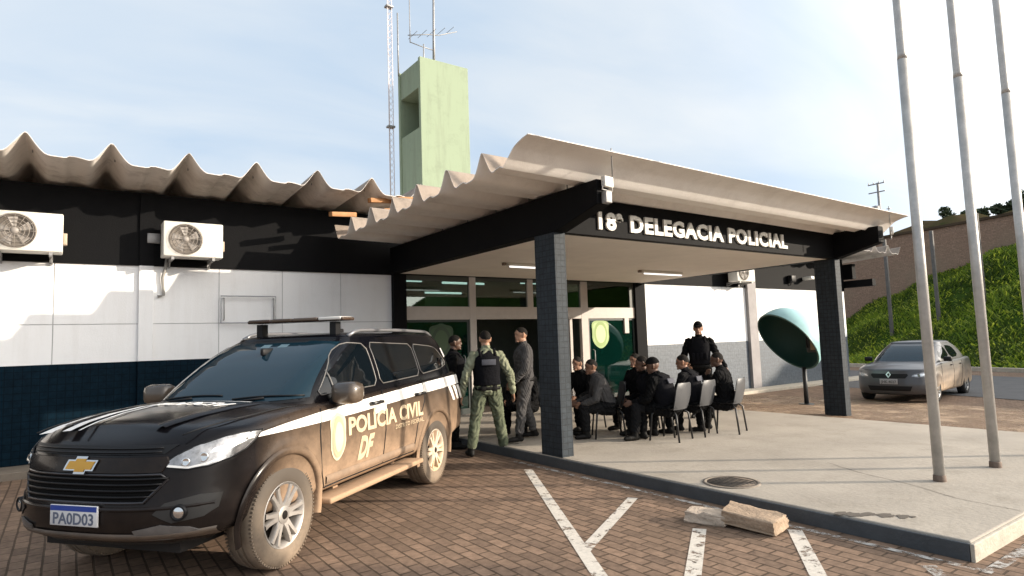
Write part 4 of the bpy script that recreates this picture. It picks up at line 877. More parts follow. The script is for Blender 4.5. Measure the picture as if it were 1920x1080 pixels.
# stripe and lettering on the left flank (mirrored stripe on the right)
st_ = [(1.80,1.03),(1.4,1.055),(.93,1.085),(.4,1.108),(-.4,1.145),(-1.2,1.18),(-1.9,1.205),(-2.28,1.21),(-2.28,1.10),(-1.9,1.09),(-1.2,1.075),(-.4,1.045),(.4,1.012),(.93,.99),(1.4,.99),(1.80,1.00)]
mb = MB(); N = 60
top_ = lambda x: interp(x, [-2.3,-1.9,-1.2,-.4,.4,.93,1.4,1.82], [1.235,1.225,1.20,1.165,1.13,1.105,1.072,1.03]); bot_ = lambda x: interp(x, [-2.3,-1.9,-1.2,-.4,.4,.93,1.4,1.82], [1.12,1.105,1.085,1.055,1.03,1.018,1.015,1.015])
def flank(x, z, w_):
    return suv.on_side(x, z, w_) if z < suv.zs(x)-.076 else Vector((x, suv.side(x, suv.zs(x)-.075)+.003+w_-interp(z-(suv.zs(x)-.075), [0,.025,.05,.066,.076], [0,.006,.02,.042,.075]), z))
mb.grid([[flank(lerp(1.82,-2.28,i/N), lerp(bot_(lerp(1.82,-2.28,i/N)), top_(lerp(1.82,-2.28,i/N)), k/6), .001) for k in range(7)] for i in range(N+1)]); o = mb.build('white_stripe', Mwht, pc, recalc=True); mirrored(o, pc)
for (x0, dx) in ((-1.86,0),(-2.02,0),(-2.16,0)):
    patch([(x0,1.10),(x0-.10,1.10),(x0-.20,.92),(x0-.12,.92)], flank, 'stripe_tail', Mwht, pc, 2)
L_ = lambda x0, x1, z, h, t_, nm, m, b=.02, sh=0: textfit(t_, -x0, -x1, h, lambda u, v, w_: suv.on_side(-u, z(u)+v if callable(z) else z+v, w_+.001), nm, m, pc, .002, b, sh)
L_(.53, -1.05, lambda u: .848, .155, 'POLÍCIA CIVIL', 'lettering', Mgold, .035)
L_(-.38, -1.05, lambda u: .775, .045, 'DISTRITO FEDERAL', 'small_lettering', Mgold, .01)
L_(.36, .06, lambda u: .60, .20, 'DF', 'large_lettering', Mgold, .05, .35)
L_(.02, -.20, lambda u: .985, .06, '18', 'unit_number', Mw2, .04) if 0 else None
patch([(.05,1.035),(-.20,1.05),(-.20,.99),(.05,.98)], lambda a, b, c: suv.on_side(a, b, .002+c), 'unit_mark', Mw2, pc, 1)
textfit('PC-18', -1.215, -1.215-.0+.23, .07, lambda u, v, w_: Vector((0,0,0)), 'x', Mw2, pc) if 0 else None
patch([(-2.06,1.47),(-2.22,1.49),(-2.17,1.60),(-2.02,1.585)], suv.on_gside, 'pillar_mark', Mw2, pc, 2)
L_(1.22, 1.02, lambda u: .905, .07, 'DF', 'wing_mark', mat('mark_grey', (.03,.032,.04), .4), .02) if 0 else None
# door badge
bp_ = lambda a, b, w_: suv.on_side(.70-a*.74, .86+b, w_)
emblem_patch(pc, bp_, .36, [mat('shield_gold', (.66,.55,.40), .6, noise=.3), mat('shield_field', (.60,.48,.32), .6, noise=.3), mat('shield_red', (.48,.34,.22), .6), mat('shield_core', (.60,.50,.34), .6)], 'door_badge')
# roof rails and light bar
for sg in (1,):
    q = []
    for k in range(21):
        x = lerp(.02,-2.0,k/20); q.append((x, .655-.03*abs(k/10-1)**2, 1.765+.052*min(1, k/1.5, (20-k)/1.5)-.02*((k-8)/12)**2))
    mb = MB(); mb.tube(q, .020, 8); o = mb.build('roof_rail', mat('rail_grey', (.22,.22,.23), .35, .5), pc); mirrored(o, pc)
mb = MB(); mb.bbox((-.13,-.52,1.915),(.10,.62,1.948),.012); lb = mb.build('light_bar', mat('bar_smoke', (.055,.035,.025), .25), pc)
for y0, y1, cc in ((-.50,-.24,(.05,.03,.02)),(-.22,.02,(.075,.05,.032)),(.04,.32,(.10,.07,.05)),(.34,.60,(.66,.63,.58))):
    mb = MB(); mb.bbox((-.12,y0,1.920),(.106,y1,1.954),.010); mb.build('lamp_lens', mat('bar_lens', cc, .2), lb)
for y in (-.42,.46):
    mb = MB(); mb.box((-.06,y-.035,1.76),(.03,y+.035,1.906)); mb.build('bar_foot', M_['black_pl'], lb)
mb = MB(); mb.bbox((-.9,-.02,1.80),(-.7,.02,1.86),.015); mb.build('roof_antenna', M_['black_pl'], pc)
# ---- grey saloon in the far car park -----------------------------------------------
sed = Car(W=.86, tf=1.1, tfa=.03, tr=-1.5, tra=.05, pz=[.2,.3,.45,.62,.78,.86,.95,1.05], pw=[.93,.955,.985,1.,.995,.985,.96,.94],
    ax=(1.3,-1.3), rw=.30, ra=.345, flare=.015, xb=1.5, xn=2.08, fe=3.0, fi=2.2, fz=[.18,.25,.35,.45,.6,.7,.8,.88,1.0], fx=[.12,.04,.005,0,.02,.04,.07,.13,.3],
    xt=2.12, rz=[.2,.4,.6,.9,1.0], rx=[.05,0,.02,.06,.1],
    hx=[-2.2,-1.5,0,.9,1.1,1.4,1.7,1.95,2.1], hc=[1.0,1.0,.97,.96,.975,.95,.90,.84,.79], hs=[1.0,1.0,.97,.945,.93,.905,.855,.80,.76], bx=[-2.2,-1.9,-1,1,2.1], bz=[.32,.24,.20,.20,.20],
    gz=[.88,1.0,1.1,1.2,1.3,1.38,1.42], gf=[1.22,1.0,.82,.63,.42,.24,.12], gr=[-1.98,-1.86,-1.76,-1.64,-1.48,-1.30,-1.18], gwid=[.80,.79,.76,.72,.675,.63,.60], gn=6., crown=.75)
gc = thing('parked_car', 'dusty silver-grey saloon car parked beside the road below the grassy bank', 'car', (17.5, 7.15, -.1), R(186), scale=.93)
Ms = dirtpaint('saloon_paint', (.045,.05,.06), (.42,.31,.21), .2, .95, .3, 1.1, .1, .3, xb=(1.1,1.6,.05), dust=.03)
sed.body('body', [Ms, Mwell], gc); sed.house('cabin', Ms, gc)
Mrs = mat('steel_wheel', (.25,.25,.25), .4, .6)
for ax in (1.3,-1.3):
    for sg in (1,-1): wheel(gc, (ax, sg*.745, .295), .297, .19, mat('tyre_dark', (.018,.017,.016), .9), Mrs, Mdisc, 7, sg, .185, twin=False)
for poly in (chaikin([(.70,1.02),(-.10,1.03),(-.08,1.35),(.15,1.37),(.3,1.31)],1), chaikin([(-.20,1.03),(-.95,1.05),(-.85,1.28),(-.6,1.35),(-.18,1.36)],1)):
    o = patch(poly, sed.on_gside, 'window', Mgl, gc, 2); mirrored(o, gc)
patch([(-.68,1.0),(0,.98),(.68,1.0),(.54,1.385),(0,1.405),(-.54,1.385)], sed.on_wind, 'windscreen', Mwsh, gc, 3)
sg_ = [(-.42,.68),(-.36,.61),(.36,.61),(.42,.68),(.40,.72),(-.40,.72)]
g_ = patch(sg_, sed.on_front, 'grille', M_['black_pl'], gc, 3)
em = [(0,.085),(.062,0),(0,-.085),(-.062,0)]
e_ = patch([(a, .70+b) for a, b in em], lambda a, b, c: sed.on_front(a, b, .012+c), 'emblem', Mchr, gc, 0, .01)
patch([(a*.45, .70+b*.45) for a, b in em], lambda a, b, c: sed.on_front(a, b, .023+c), 'emblem_hole', M_['black_pl'], e_, 0, .002)
patch([(-.5,.42),(-.45,.30),(.45,.30),(.5,.42)], sed.on_front, 'lower_grille', M_['black_pl'], gc, 3)
h_ = patch([(.48,.66),(.62,.63),(.75,.655),(.815,.72),(.80,.765),(.68,.75),(.54,.71)], sed.on_front, 'headlight', Mlamp, gc, 2, .006)
patch([(.53,.675),(.64,.655),(.73,.68),(.77,.725),(.66,.72)], lambda a, b, c: sed.on_front(a, b, .009+c), 'reflector', Mlens, h_, 1, .003); mirrored(h_, gc)
mb = MB(); x_ = sed.front(0,.5)+.004; mb.bbox((x_,-.2,.465),(x_+.012,.2,.595),.003); pl2 = mb.build('number_plate', mat('plate_dull', (.33,.31,.31), .5), gc)
textfit('JHK 4027', -.17, .17, .07, lambda u, v, w_: Vector((x_+.0125+w_, u, .49+v)), 'plate_number', mat('ink2', (.08,.08,.08), .5), pl2, .001, .02)
for sg in (1,):
    mb = MB(); mb.bbox((-.06,-.09,-.06),(.06,.09,.06),.03); o = mb.build('wing_mirror', M_['black_pl'], gc, (.62,.93,1.03)); c = mirrored(o, gc); c.location = (.62,-.93,1.03)
for x in (.05,-.80):
    mb = MB(); mb.tube([sed.on_side(x-.08,.86,.006), sed.on_side(x-.07,.86,.03), sed.on_side(x+.07,.86,.03), sed.on_side(x+.08,.86,.006)], .013, 6); o = mb.build('door_handle', M_['black_pl'], gc); mirrored(o, gc)
for pts in ([(.88,.92),(.92,.6),(.86,.28)], [(-.14,.95),(-.14,.28)], [(-1.0,.95),(-.95,.7),(-.85,.5),(-.8,.28)]):
    q = [(lerp(pts[i][0],pts[i+1][0],k/5), lerp(pts[i][1],pts[i+1][1],k/5)) for i in range(len(pts)-1) for k in range(6)]
    mb = MB(); mb.tube([sed.on_side(a, b, -.002) for a, b in q], .006, 5); o = mb.build('door_seam', M_['black_pl'], gc); mirrored(o, gc)
# ------------------------------------------------------------------ phone booth (egg-shaped hood on a post)
pb = thing('phone_booth', 'teal egg-shaped public phone hood on a post beside the right canopy pillar', 'phone booth', (13.62, 8.20, -.07))
mb = MB(); mb.tube([(.40,-.12,0),(.40,-.12,.86)], .05, 12); mb.lathe([(.0,.02),(.16,.02),(.17,0)], 20, 0, Matrix.Translation((.40,-.12,0))); mb.build('post', mat('post_dark', (.02,.022,.024), .5), pb)
ax = Vector((-.75, .28, -.60)).normalized()   # way the open mouth faces
qx = ax.to_track_quat('Z', 'Y').to_matrix().to_4x4(); ctr = Vector((-.02, .0, 1.46))
outp, inp = [], []
for i in range(15):
    t = (math.pi/2)*i/14; outp.append((.80*math.cos(t)**.8, -.70*math.sin(t))); inp.append((.77*math.cos(t)**.8 if i < 14 else 0, -.67*math.sin(t)))
Mo = mat('booth_shell', (.36,.60,.62), .35, noise=.15, nscale=4); Mi = mat('booth_inside', (.004,.045,.04), .6)
T_ = Matrix.Translation(ctr) @ qx
mb = MB(); mb.lathe([(.0001 if i == 14 else r_, h) for i, (r_, h) in enumerate(outp)], 48, 0, T_); mb.build('hood', Mo, pb)
mb = MB(); mb.lathe([(max(r_,.0001), h) for r_, h in inp], 48, 0, T_); mb.build('hood_lining', Mi, pb)
mb = MB(); mb.lathe([(.765,-.004),(.772,.012),(.80,.012),(.806,-.004)], 48, 0, T_, close=True); mb.build('rim', mat('booth_rim', (.06,.14,.12), .4), pb)
mb = MB(); mb.bbox((.27,-.52,1.20),(.45,-.28,1.60),.03); ph = mb.build('telephone', mat('phone_body', (.03,.035,.04), .4), pb)
mb = MB(); mb.bbox((.248,-.50,1.26),(.272,-.39,1.54),.008); mb.build('keypad_plate', mat('phone_plate', (.32,.24,.12), .5), ph)
mb = MB(); mb.tube([(.24,-.33,1.56),(.22,-.33,1.50),(.22,-.33,1.38),(.24,-.33,1.32)], [.03,.018,.018,.03], 10); mb.build('handset', M_['black_pl'], ph)
patch([(-.16,-.1),(.16,-.12),(.18,.1),(-.14,.12)], lambda a, b, c: T_ @ Vector((.42+a*.3, b*2, 0)) if 0 else (T_ @ Vector((.806*math.sin(.95+a)*math.cos(-.5+b*2.2), .806*math.sin(.95+a)*math.sin(-.5+b*2.2), -.706*math.cos(.95+a)))), 'pale_patch', mat('booth_sticker', (.66,.60,.25), .5), pb, 2)
# ------------------------------------------------------------------ people
SKIN = {'a': (.30,.155,.095), 'b': (.19,.095,.058), 'c': (.40,.22,.14), 'd': (.11,.056,.036)}
Mskin = {k: mat('skin_'+k, v, .5, noise=.12, nscale=20) for k, v in SKIN.items()}
def cloth(name, c, c2=None, ns=10, n_=.3): return mat(name, c, .9, spec=.12, noise=n_, nscale=ns, col2=c2, bump=.5, bscale=14)
Mcl = {'black': cloth('black_cloth', (.0055,.0055,.006)), 'dark': cloth('dark_cloth', (.011,.011,.012)), 'grey': cloth('grey_cloth', (.075,.072,.072)), 'camo': cloth('green_uniform', (.27,.28,.195), (.15,.165,.11), 9), 'camo_dk': cloth('green_trousers', (.165,.18,.12), (.045,.06,.036), 6)}
Mboot = mat('boot_leather', (.006,.0055,.005), .6, spec=.2); Mvest = mat('vest_cloth', (.006,.006,.008), .9, spec=.12, bump=.4, bscale=30); Mhair = mat('hair_black', (.010,.008,.0065), .8, spec=.2, bump=.6, bscale=60); Mcap = cloth('cap_cloth', (.006,.006,.0065))
Meye = mat('eye_dark', (.02,.015,.012), .3); Mlip = mat('lip', (.17,.075,.06), .6)
def capsule(mb, a, b, ra, rb):
    a, b = Vector(a), Vector(b); d = (b-a); L_ = max(d.length, 1e-4); q = d.to_track_quat('Z','Y').to_matrix().to_4x4(); T = Matrix.Translation(a) @ q
    prof = [(max(.0005, ra*math.sin(t)), -ra*math.cos(t)) for t in [math.pi/2*k/5 for k in range(6)]] + [(max(.0005, rb*math.cos(t)), L_+rb*math.sin(t)) for t in [math.pi/2*k/5 for k in range(6)]]
    n = 14; mb.lathe(prof, n, 0, T); mb.add([T @ Vector(p) for p in ((0,0,-ra),(0,0,L_+rb))], []); 
    o = len(mb.v)-2-len(prof)*n
    mb.f.append([o+k for k in range(n)][::-1]); mb.m.append(0); mb.sm.append(True); e = o+(len(prof)-1)*n
    mb.f.append([e+k for k in range(n)]); mb.m.append(0); mb.sm.append(True)
def ring_loft(mb, rings):
    """rings: (centre, front-axis vector, side-axis vector, rx, ry)"""
    n = 24; vs = []
    for c, fx, sy, rx, ry in rings:
        for k in range(n):
            t = 2*math.pi*k/n; a, b = math.cos(t), math.sin(t); e = .85
            vs.append(Vector(c)+fx*rx*math.copysign(abs(a)**e, a)+sy*ry*math.copysign(abs(b)**e, b))
    fs = [(i*n+k, i*n+(k+1)%n, (i+1)*n+(k+1)%n, (i+1)*n+k) for i in range(len(rings)-1) for k in range(n)]
    fs += [list(range(n))[::-1], [(len(rings)-1)*n+k for k in range(n)]]
    mb.add(vs, fs, 0, True)
def person(label, loc, rz, skin='b', top='black', legs='black', sit=False, lean=0., head_turn=0., head_tilt=0., armsL=None, armsR=None, legL=None, legR=None, vest=False, hair=True, cap=False, h=1.75, sleeves=True, group=None, vest_mark=False):
    """figure facing local +X; arms/legs given as (elbow, hand) and (knee, ankle) offsets from shoulder and hip"""
    k = h/1.75; t = thing('person', label, 'person', loc, rz, group, scale=k); rng = random.Random(len(label)*7+int(loc[0]*100))
    pz = .47 if sit else .93; cl, sl_ = math.cos(lean), math.sin(lean)
    def T(p): return Vector((p[0]*cl+(p[2])*sl_, p[1], pz+p[2]*cl-p[0]*sl_))     # torso frame, rising from the pelvis
    fx = Vector((cl, 0, -sl_)); sy = Vector((0,1,0)); mb = MB(); seg = []
    def cap_(a, b, ra, rb, reg): capsule(mb, a, b, ra, rb); seg.append((Vector(a), Vector(b), (ra+rb)/2, reg))
    tors = [((0,0,-.09),.11,.155),((0,0,-.03),.135,.182),((0,0,.05),.138,.182),((.005,0,.15),.13,.172),((.01,0,.26),.138,.182),((.012,0,.36),.145,.20),((.005,0,.44),.132,.208),((-.005,0,.495),.102,.185),((-.01,0,.53),.078,.125),((-.008,0,.555),.064,.075)]
    ring_loft(mb, [(T(c), fx, sy, rx, ry) for c, rx, ry in tors]); seg.append((T((0,0,.02)), T((0,0,.48)), .15, 'top')); seg.append((T((0,.1,.46)), T((0,-.1,.46)), .1, 'top'))
    seg.append((T((0,.06,-.09)), T((0,-.06,-.09)), .13, 'leg'))
    # neck and head
    nb, nt_ = T((-.005,0,.52)), T((.012,0,.605)); cap_(nb, nt_, .064, .060, 'skin')
    ct, st_ = math.cos(head_turn), math.sin(head_turn); hc_ = nt_ + Vector((.018*ct,.018*st_,.085))
    Hm = Matrix.Translation(hc_) @ Matrix.Rotation(head_turn, 4, 'Z') @ Matrix.Rotation(head_tilt+lean*.1, 4, 'Y')
    mb.ell((0,0,.025),(.098,.078,.098), 0, 20, 14, Hm); mb.ell((.022,0,-.045),(.070,.060,.075), 0, 18, 12, Hm); seg.append((Hm @ Vector((0,0,-.06)), Hm @ Vector((0,0,.05)), .09, 'skin'))
    hp = lambda *p: Hm @ Vector(p)
    capsule(mb, hp(.088,0,.018), hp(.099,0,-.022), .010, .016); capsule(mb, hp(.088,-.035,.036), hp(.088,.035,.036), .012, .012); capsule(mb, hp(.078,-.015,-.098), hp(.078,.015,-.098), .02, .02); capsule(mb, hp(.086,-.018,-.06), hp(.086,.018,-.06), .013, .013)
    for sg in (-1,1): capsule(mb, hp(-.005,sg*.078,.02), hp(0,sg*.076,-.03), .016, .011)
    # arms
    for sg, A in ((1, armsL), (-1, armsR)):
        sh = T((-.005, sg*.185, .455)); A = A or ((-.02, sg*.06, -.29), (.05, sg*.05, -.54))
        el, hd = sh+Vector(A[0]), sh+Vector(A[1]); cap_(sh, sh.lerp(el,.45), .072, .068, 'top'); cap_(sh.lerp(el,.4), el, .067, .055, 'top')
        fa = 'top' if sleeves else 'skin'; cap_(el, el.lerp(hd,.4), .053, .053, fa); cap_(el.lerp(hd,.4), el.lerp(hd,.93), .052, .041, fa); cap_(el.lerp(hd,.9), hd, .033, .030, 'skin')
        d = (hd-el).normalized(); pal = hd+d*.085; s_ = Vector((0, sg, 0)); s_ = (s_-d*s_.dot(d)).normalized(); nn = d.cross(s_).normalized()
        fw_ = nn if nn.x > 0 or abs(nn.x) < .3 else -nn
        for w_ in (-.026,-.009,.009,.026): cap_(hd+d*.015+fw_*w_*.6, pal+fw_*w_, .017, .0125, 'skin')
        for i, (w_, l_) in enumerate(((.031,.062),(.0105,.075),(-.0105,.070),(-.031,.055))):
            b0 = pal+fw_*w_; b1 = b0+d*l_*.55-s_*.006; b2 = b1+d*l_*.35-s_*.022; cap_(b0, b1, .0105, .009, 'skin'); cap_(b1, b2, .009, .0075, 'skin')
        b0 = hd+d*.025+fw_*.024; b1 = b0+d*.035+fw_*.028-s_*.008; b2 = b1+d*.032+fw_*.006-s_*.01; cap_(b0, b1, .014, .0105, 'skin'); cap_(b1, b2, .0105, .009, 'skin')
    # legs
    for sg, A in ((1, legL), (-1, legR)):
        hip = Vector((0, sg*.092, pz-.02)); A = A or (((.43, sg*.07, .03), (.40, sg*.08, -.37)) if sit else ((.015, sg*.035, -.42), (-.015, sg*.05, -.83)))
        kn, an_ = hip+Vector(A[0]), hip+Vector(A[1]); cap_(hip, hip.lerp(kn,.5), .108, .097, 'leg'); cap_(hip.lerp(kn,.5), kn, .096, .074, 'leg')
        cap_(kn, kn.lerp(an_,.35)+Vector((-.012,0,0)), .073, .074, 'leg'); cap_(kn.lerp(an_,.35)+Vector((-.012,0,0)), kn.lerp(an_,.8), .074, .066, 'leg'); cap_(kn.lerp(an_,.74), an_, .058, .052, 'boot')
        td = Vector((1, sg*.22, 0)).normalized(); hz = max(0, an_.z-.075)
        cap_(an_, Vector((an_.x-.035, an_.y, hz+.04)), .046, .040, 'boot'); cap_(Vector((an_.x-.035, an_.y, hz+.04)), Vector((an_.x, an_.y, hz+.038))+td*.11, .040, .038, 'boot'); cap_(Vector((an_.x, an_.y, hz+.038))+td*.10, Vector((an_.x, an_.y, hz+.033))+td*.165, .042, .032, 'boot')
    o = mb.build('body', [Mcl[top], Mcl[legs], Mboot, Mskin[skin]], t, recalc=False)
    m1 = o.modifiers.new('r', 'REMESH'); m1.mode = 'VOXEL'; m1.voxel_size = .0082; m1.use_smooth_shade = True
    m2 = o.modifiers.new('s', 'SMOOTH'); m2.factor = .5; m2.iterations = 3
    dg = bpy.context.evaluated_depsgraph_get(); me = bpy.data.meshes.new_from_object(o.evaluated_get(dg)); o.modifiers.clear(); o.data = me
    if len(me.materials) < 4:
        me.materials.clear()
        for m in (Mcl[top], Mcl[legs], Mboot, Mskin[skin]): me.materials.append(m)
    N = len(me.polygons); cen = np.empty(N*3); me.polygons.foreach_get('center', cen); cen = cen.reshape(-1,3)
    best = np.full(N, 1e9); lab = np.zeros(N, int); ids = {'top':0,'leg':1,'boot':2,'skin':3}
    for a, b, rr, reg in seg:
        a, b = np.array(a), np.array(b); ab = b-a; tt = np.clip(((cen-a)@ab)/max(ab@ab,1e-9),0,1); d = np.linalg.norm(cen-(a+tt[:,None]*ab),axis=1)-rr
        mk = d < best; best[mk] = d[mk]; lab[mk] = ids[reg]
    # cloth folds: push the clothed surface in and out along its normals
    V = len(me.vertices); cv = np.empty(V*3); me.vertices.foreach_get('co', cv); cv = cv.reshape(-1,3); nv = np.empty(V*3); me.vertex_normals.foreach_get('vector', nv); nv = nv.reshape(-1,3)
    wv = np.zeros(V); lt = np.empty(len(me.loops), int); me.loops.foreach_get('vertex_index', lt); ls = np.empty(N, int); me.polygons.foreach_get('loop_total', ls)
    fl = np.repeat(np.where(lab < 2, 1., 0.), ls); cnt = np.bincount(lt, minlength=V); wv = np.bincount(lt, fl, minlength=V)/np.maximum(cnt, 1); ph = [rng.uniform(0, 6) for _ in range(6)]
    q = cv+.02*np.sin(cv[:, [1,2,0]]*23+ph[0]); f_ = np.sin(q[:,2]*46+7*np.sin(q[:,1]*17+ph[1])+6*np.sin(q[:,0]*15+ph[2]))+.6*np.sin(q[:,2]*83+q[:,1]*41+9*np.sin(q[:,0]*21+ph[3]))
    cv = cv+nv*(np.where(wv > .99, 1, 0)*(.0052*f_+.002))[:,None]; me.vertices.foreach_set('co', cv.ravel())
    me.polygons.foreach_set('material_index', lab.astype(np.int32)); me.polygons.foreach_set('use_smooth', np.ones(N, bool)); me.update()
    # hair, cap, eyes, mouth
    if hair or cap:
        mb = MB(); rows = []; lo = .53 if not cap else .50
        for i in range(9):
            row = []
            for j in range(28):
                a = 2*math.pi*j/28; front_ = max(0, math.cos(a)); tmax = math.pi*(lo-(.22 if not cap else .06)*front_**2+(.07*max(0, -math.cos(a))-.03*abs(math.sin(a))**3+.012*math.sin(a*9) if not cap else 0)); th = tmax*i/8; e = 1.03 if hair and not cap else 1.11
                row.append(hp(.098*e*math.sin(th)*math.cos(a)-.002, .078*e*math.sin(th)*math.sin(a), .025+.098*e*math.cos(th)+(.012 if cap else 0)))
            rows.append(row)
        mb.grid(rows, 0, True, True)
        if cap: mb.grid([[hp(.085+d*.085*math.cos(a), .075*math.sin(a)*(1-.1*d), .048-.02*d+z_) for a in [lerp(-1.25,1.25,q/12) for q in range(13)]] for d, z_ in ((0,.006),(1,.0),(1,-.006),(0,-.004))])
        mb.build('cap' if cap else 'hair', Mcap if cap else Mhair, t)
    for sg in (-1,1):
        mb = MB(); mb.ell((.090,sg*.033,.016),(.006,.012,.007),0,10,6,Hm); mb.build('eye', Meye, t)
    mb = MB(); mb.ell((.099,0,-.062),(.005,.024,.007),0,12,6,Hm); mb.build('mouth', Mlip, t)
    # belt and vest
    mb = MB(); rg = [(T((0,0,z_)), fx, sy, .143, .190) for z_ in (-.015,.028)]; ring_loft(mb, rg); b = mb.build('belt', Mboot, t)
    if not sit:
        mb = MB(); mb.bbox((-.035,-.205,-.16+pz),(.055,-.165,.0+pz),.012); mb.build('holster', Mboot, b)
        mb = MB(); mb.bbox((-.14,-.12,pz-.03),(-.12,-.04,pz+.05),.008); mb.bbox((-.14,.03,pz-.03),(-.12,.11,pz+.05),.008); mb.build('pouch', Mboot, b)
    if vest:
        mb = MB(); rg = [(T((c[0],0,c[2])), fx, sy, rx+.030, min(ry+.014,.196)) for c, rx, ry in tors[2:7]]+[(T((0,0,.50)), fx, sy, .115, .13),(T((0,0,.535)), fx, sy, .09, .10)]; ring_loft(mb, rg); v = mb.build('vest', Mvest, t, bevel=.012)
        mb = MB()
        for y_ in (-.105,.105): mb.tube([T((.14,y_,.42)), T((.08,y_,.52)), T((-.04,y_,.545)), T((-.13,y_,.45))], .022, 8)
        mb.build('shoulder_strap', Mvest, v)
        mb = MB(); mb.bbox((-.186,-.10,.33),(-.168,.10,.41),.004); q = mb.build('back_patch', mat('patch_grey', (.055,.058,.075), .8), v); q.location = (0,0,pz); q.rotation_euler = (0, lean, 0)
        mb = MB()
        for y_ in (-.10,-.03,.04,.11): mb.bbox((.15,y_-.03,.12),(.19,y_+.03,.25),.01)
        q = mb.build('pouches', Mvest, v); q.location = (0,0,pz); q.rotation_euler = (0, lean, 0)
    return t
# ------------------------------------------------------------------ chairs
Mch = mat('chair_shell', (.06,.062,.067), .5, noise=.12, nscale=5, coat=.3); Mchd = mat('chair_leg', (.015,.015,.016), .4)
def chair(loc, rz, label):
    t = thing('chair', label, 'chair', loc, rz, 'grey shell chairs in the briefing group', scale=.98)
    def shell(rows, nm):
        mb = MB(); mb.grid(rows); mb.grid([[(x-.012*nx, y, z-.012*nz) for (x,y,z) in r_] for r_, nx, nz in [(r_, 1 if nm == 'backrest' else 0, 0 if nm == 'backrest' else 1) for r_ in rows]])
        o = mb.build(nm, Mch, t); m = o.modifiers.new('s','SOLIDIFY') if 0 else None; return o
    ys = [lerp(-.22,.22,k/10) for k in range(11)]
    shell([[(x, y*(1-.1*abs(x)), .445+.03*(y/.22)**2+dz) for y in ys] for x, dz in ((.24,-.025),(.22,-.005),(.15,.0),(0,-.008),(-.12,-.004),(-.2,.02))], 'seat')
    shell([[(x+.05*(y/.22)**2, y*wk, z) for y in ys] for x, z, wk in ((-.205,.45,1.0),(-.235,.54,1.1),(-.26,.64,1.14),(-.275,.74,1.1),(-.285,.80,1.0),(-.285,.83,.8))], 'backrest')
    for sx in (-1,1):
        for sg in (-1,1):
            mb = MB(); mb.tube([(sx*.12,sg*.15,.435),(sx*.19,sg*.20,.38),(sx*.23,sg*.22,.0)], .014, 8); mb.build('leg', Mchd, t)
    return t
TO = (4.75, 7.75)
def seated(x, y, label, chair_label, **k):
    a = math.atan2(TO[1]-y, TO[0]-x)+k.pop('turn', 0)
    chair((x, y, .13), a, chair_label)
    dl = Vector((math.cos(a), math.sin(a)))*.03
    k['lean'] = k.get('lean', 0)+.30; k.setdefault('h', 1.66)
    return person(label, (x+dl.x-.06*math.cos(a), y+dl.y-.06*math.sin(a), .13), a, sit=True, **k)
AR = ((.10,.06,-.26),(.30,-.02,-.30)); AL = ((.10,-.06,-.26),(.30,.02,-.30))
def arms(l=0, r=0): return dict(armsL=((.07,.08,-.27),(.27+l,.0,-.35)), armsR=((.07,-.08,-.27),(.27+r,.0,-.35)))
person('man seen from behind in green uniform and black vest', (4.93, 7.62, .0), R(68), 'c', 'camo', 'camo_dk', vest=True, hair=True, head_turn=.1, armsL=((-.03,.13,-.28),(.03,.17,-.53)), armsR=((-.04,-.14,-.27),(.06,-.20,-.53)), legL=((.02,.09,-.42),(-.02,.16,-.83)), legR=((.03,-.07,-.42),(-.01,-.13,-.83)), h=1.78)
person('man in dark grey shirt and trousers, legs apart, right of the green-uniformed man', (5.60, 7.62, .13), R(155), 'c', 'grey', 'grey', hair=True, head_turn=.25, vest=False, armsL=((.05,.10,-.28),(.20,.04,-.46)), armsR=((.03,-.10,-.28),(.16,-.08,-.50)), legL=((.10,.07,-.41),(.16,.12,-.81)), legR=((-.03,-.06,-.42),(-.17,-.12,-.81)), h=1.69)
person('man in black standing between the black car and the green-uniformed man', (4.92, 8.55, .0), R(330), 'd', 'black', 'black', cap=False, h=1.74, vest=True)
person('man in black cap and black uniform standing behind the seated group, arm held out', (9.35, 7.35, .13), R(215), 'a', 'black', 'black', cap=True, vest=True, armsL=((.03,.13,-.27),(.12,.26,-.48)), armsR=((.05,-.10,-.27),(.22,-.02,-.40)), h=1.72)
G_ = dict(group=None)
seated(6.10, 8.25, 'seated man in black half hidden behind the left canopy pillar', 'grey shell chair behind the left pillar', skin='b', top='black', legs='black', **arms())
seated(7.10, 7.95, 'seated bare-headed man in black just behind the man in the faded grey shirt', 'grey shell chair between the pillar and the door frame post', skin='a', top='black', legs='black', **arms(.03))
seated(6.68, 7.0, 'seated man in faded dark grey shirt just right of the canopy pillar, looking left', 'grey shell chair just right of the left pillar', skin='b', top='grey', legs='dark', lean=.10, head_turn=.25, turn=-.25, **arms(0,.04))
seated(7.15, 6.52, 'seated man in black with one knee forward, in front of the green glass door', 'dark-legged grey chair in front of the green door', skin='d', top='black', legs='dark', lean=-.05, vest=True, head_turn=-.2, legL=((.40,.16,.03),(.44,.18,-.37)), legR=((.42,-.1,.03),(.34,-.08,-.37)), **arms(.04,0))
seated(7.62, 7.25, 'seated man in black at the back of the group, head just showing over a colleague', 'grey shell chair in the back row', skin='a', top='black', legs='black', lean=-.22, turn=.2, **arms())
seated(7.10, 6.16, 'seated man in black cap leaning forward, nearest the camera in the group', 'grey shell chair nearest the camera, its back lit by the sun', skin='d', top='black', legs='black', lean=.12, cap=True, vest=True, head_tilt=.12, turn=-.72, head_turn=.5, **arms(.04,.02))
seated(7.72, 6.20, 'seated man in dark vest with sunlit cheek, in front of the standing capped man', 'grey shell chair second from the right', skin='a', top='dark', legs='black', vest=True, head_turn=.45, turn=-.85, armsL=((.10,.06,-.26),(.24,-.12,-.20)), armsR=((.10,-.06,-.26),(.26,.10,-.23)))
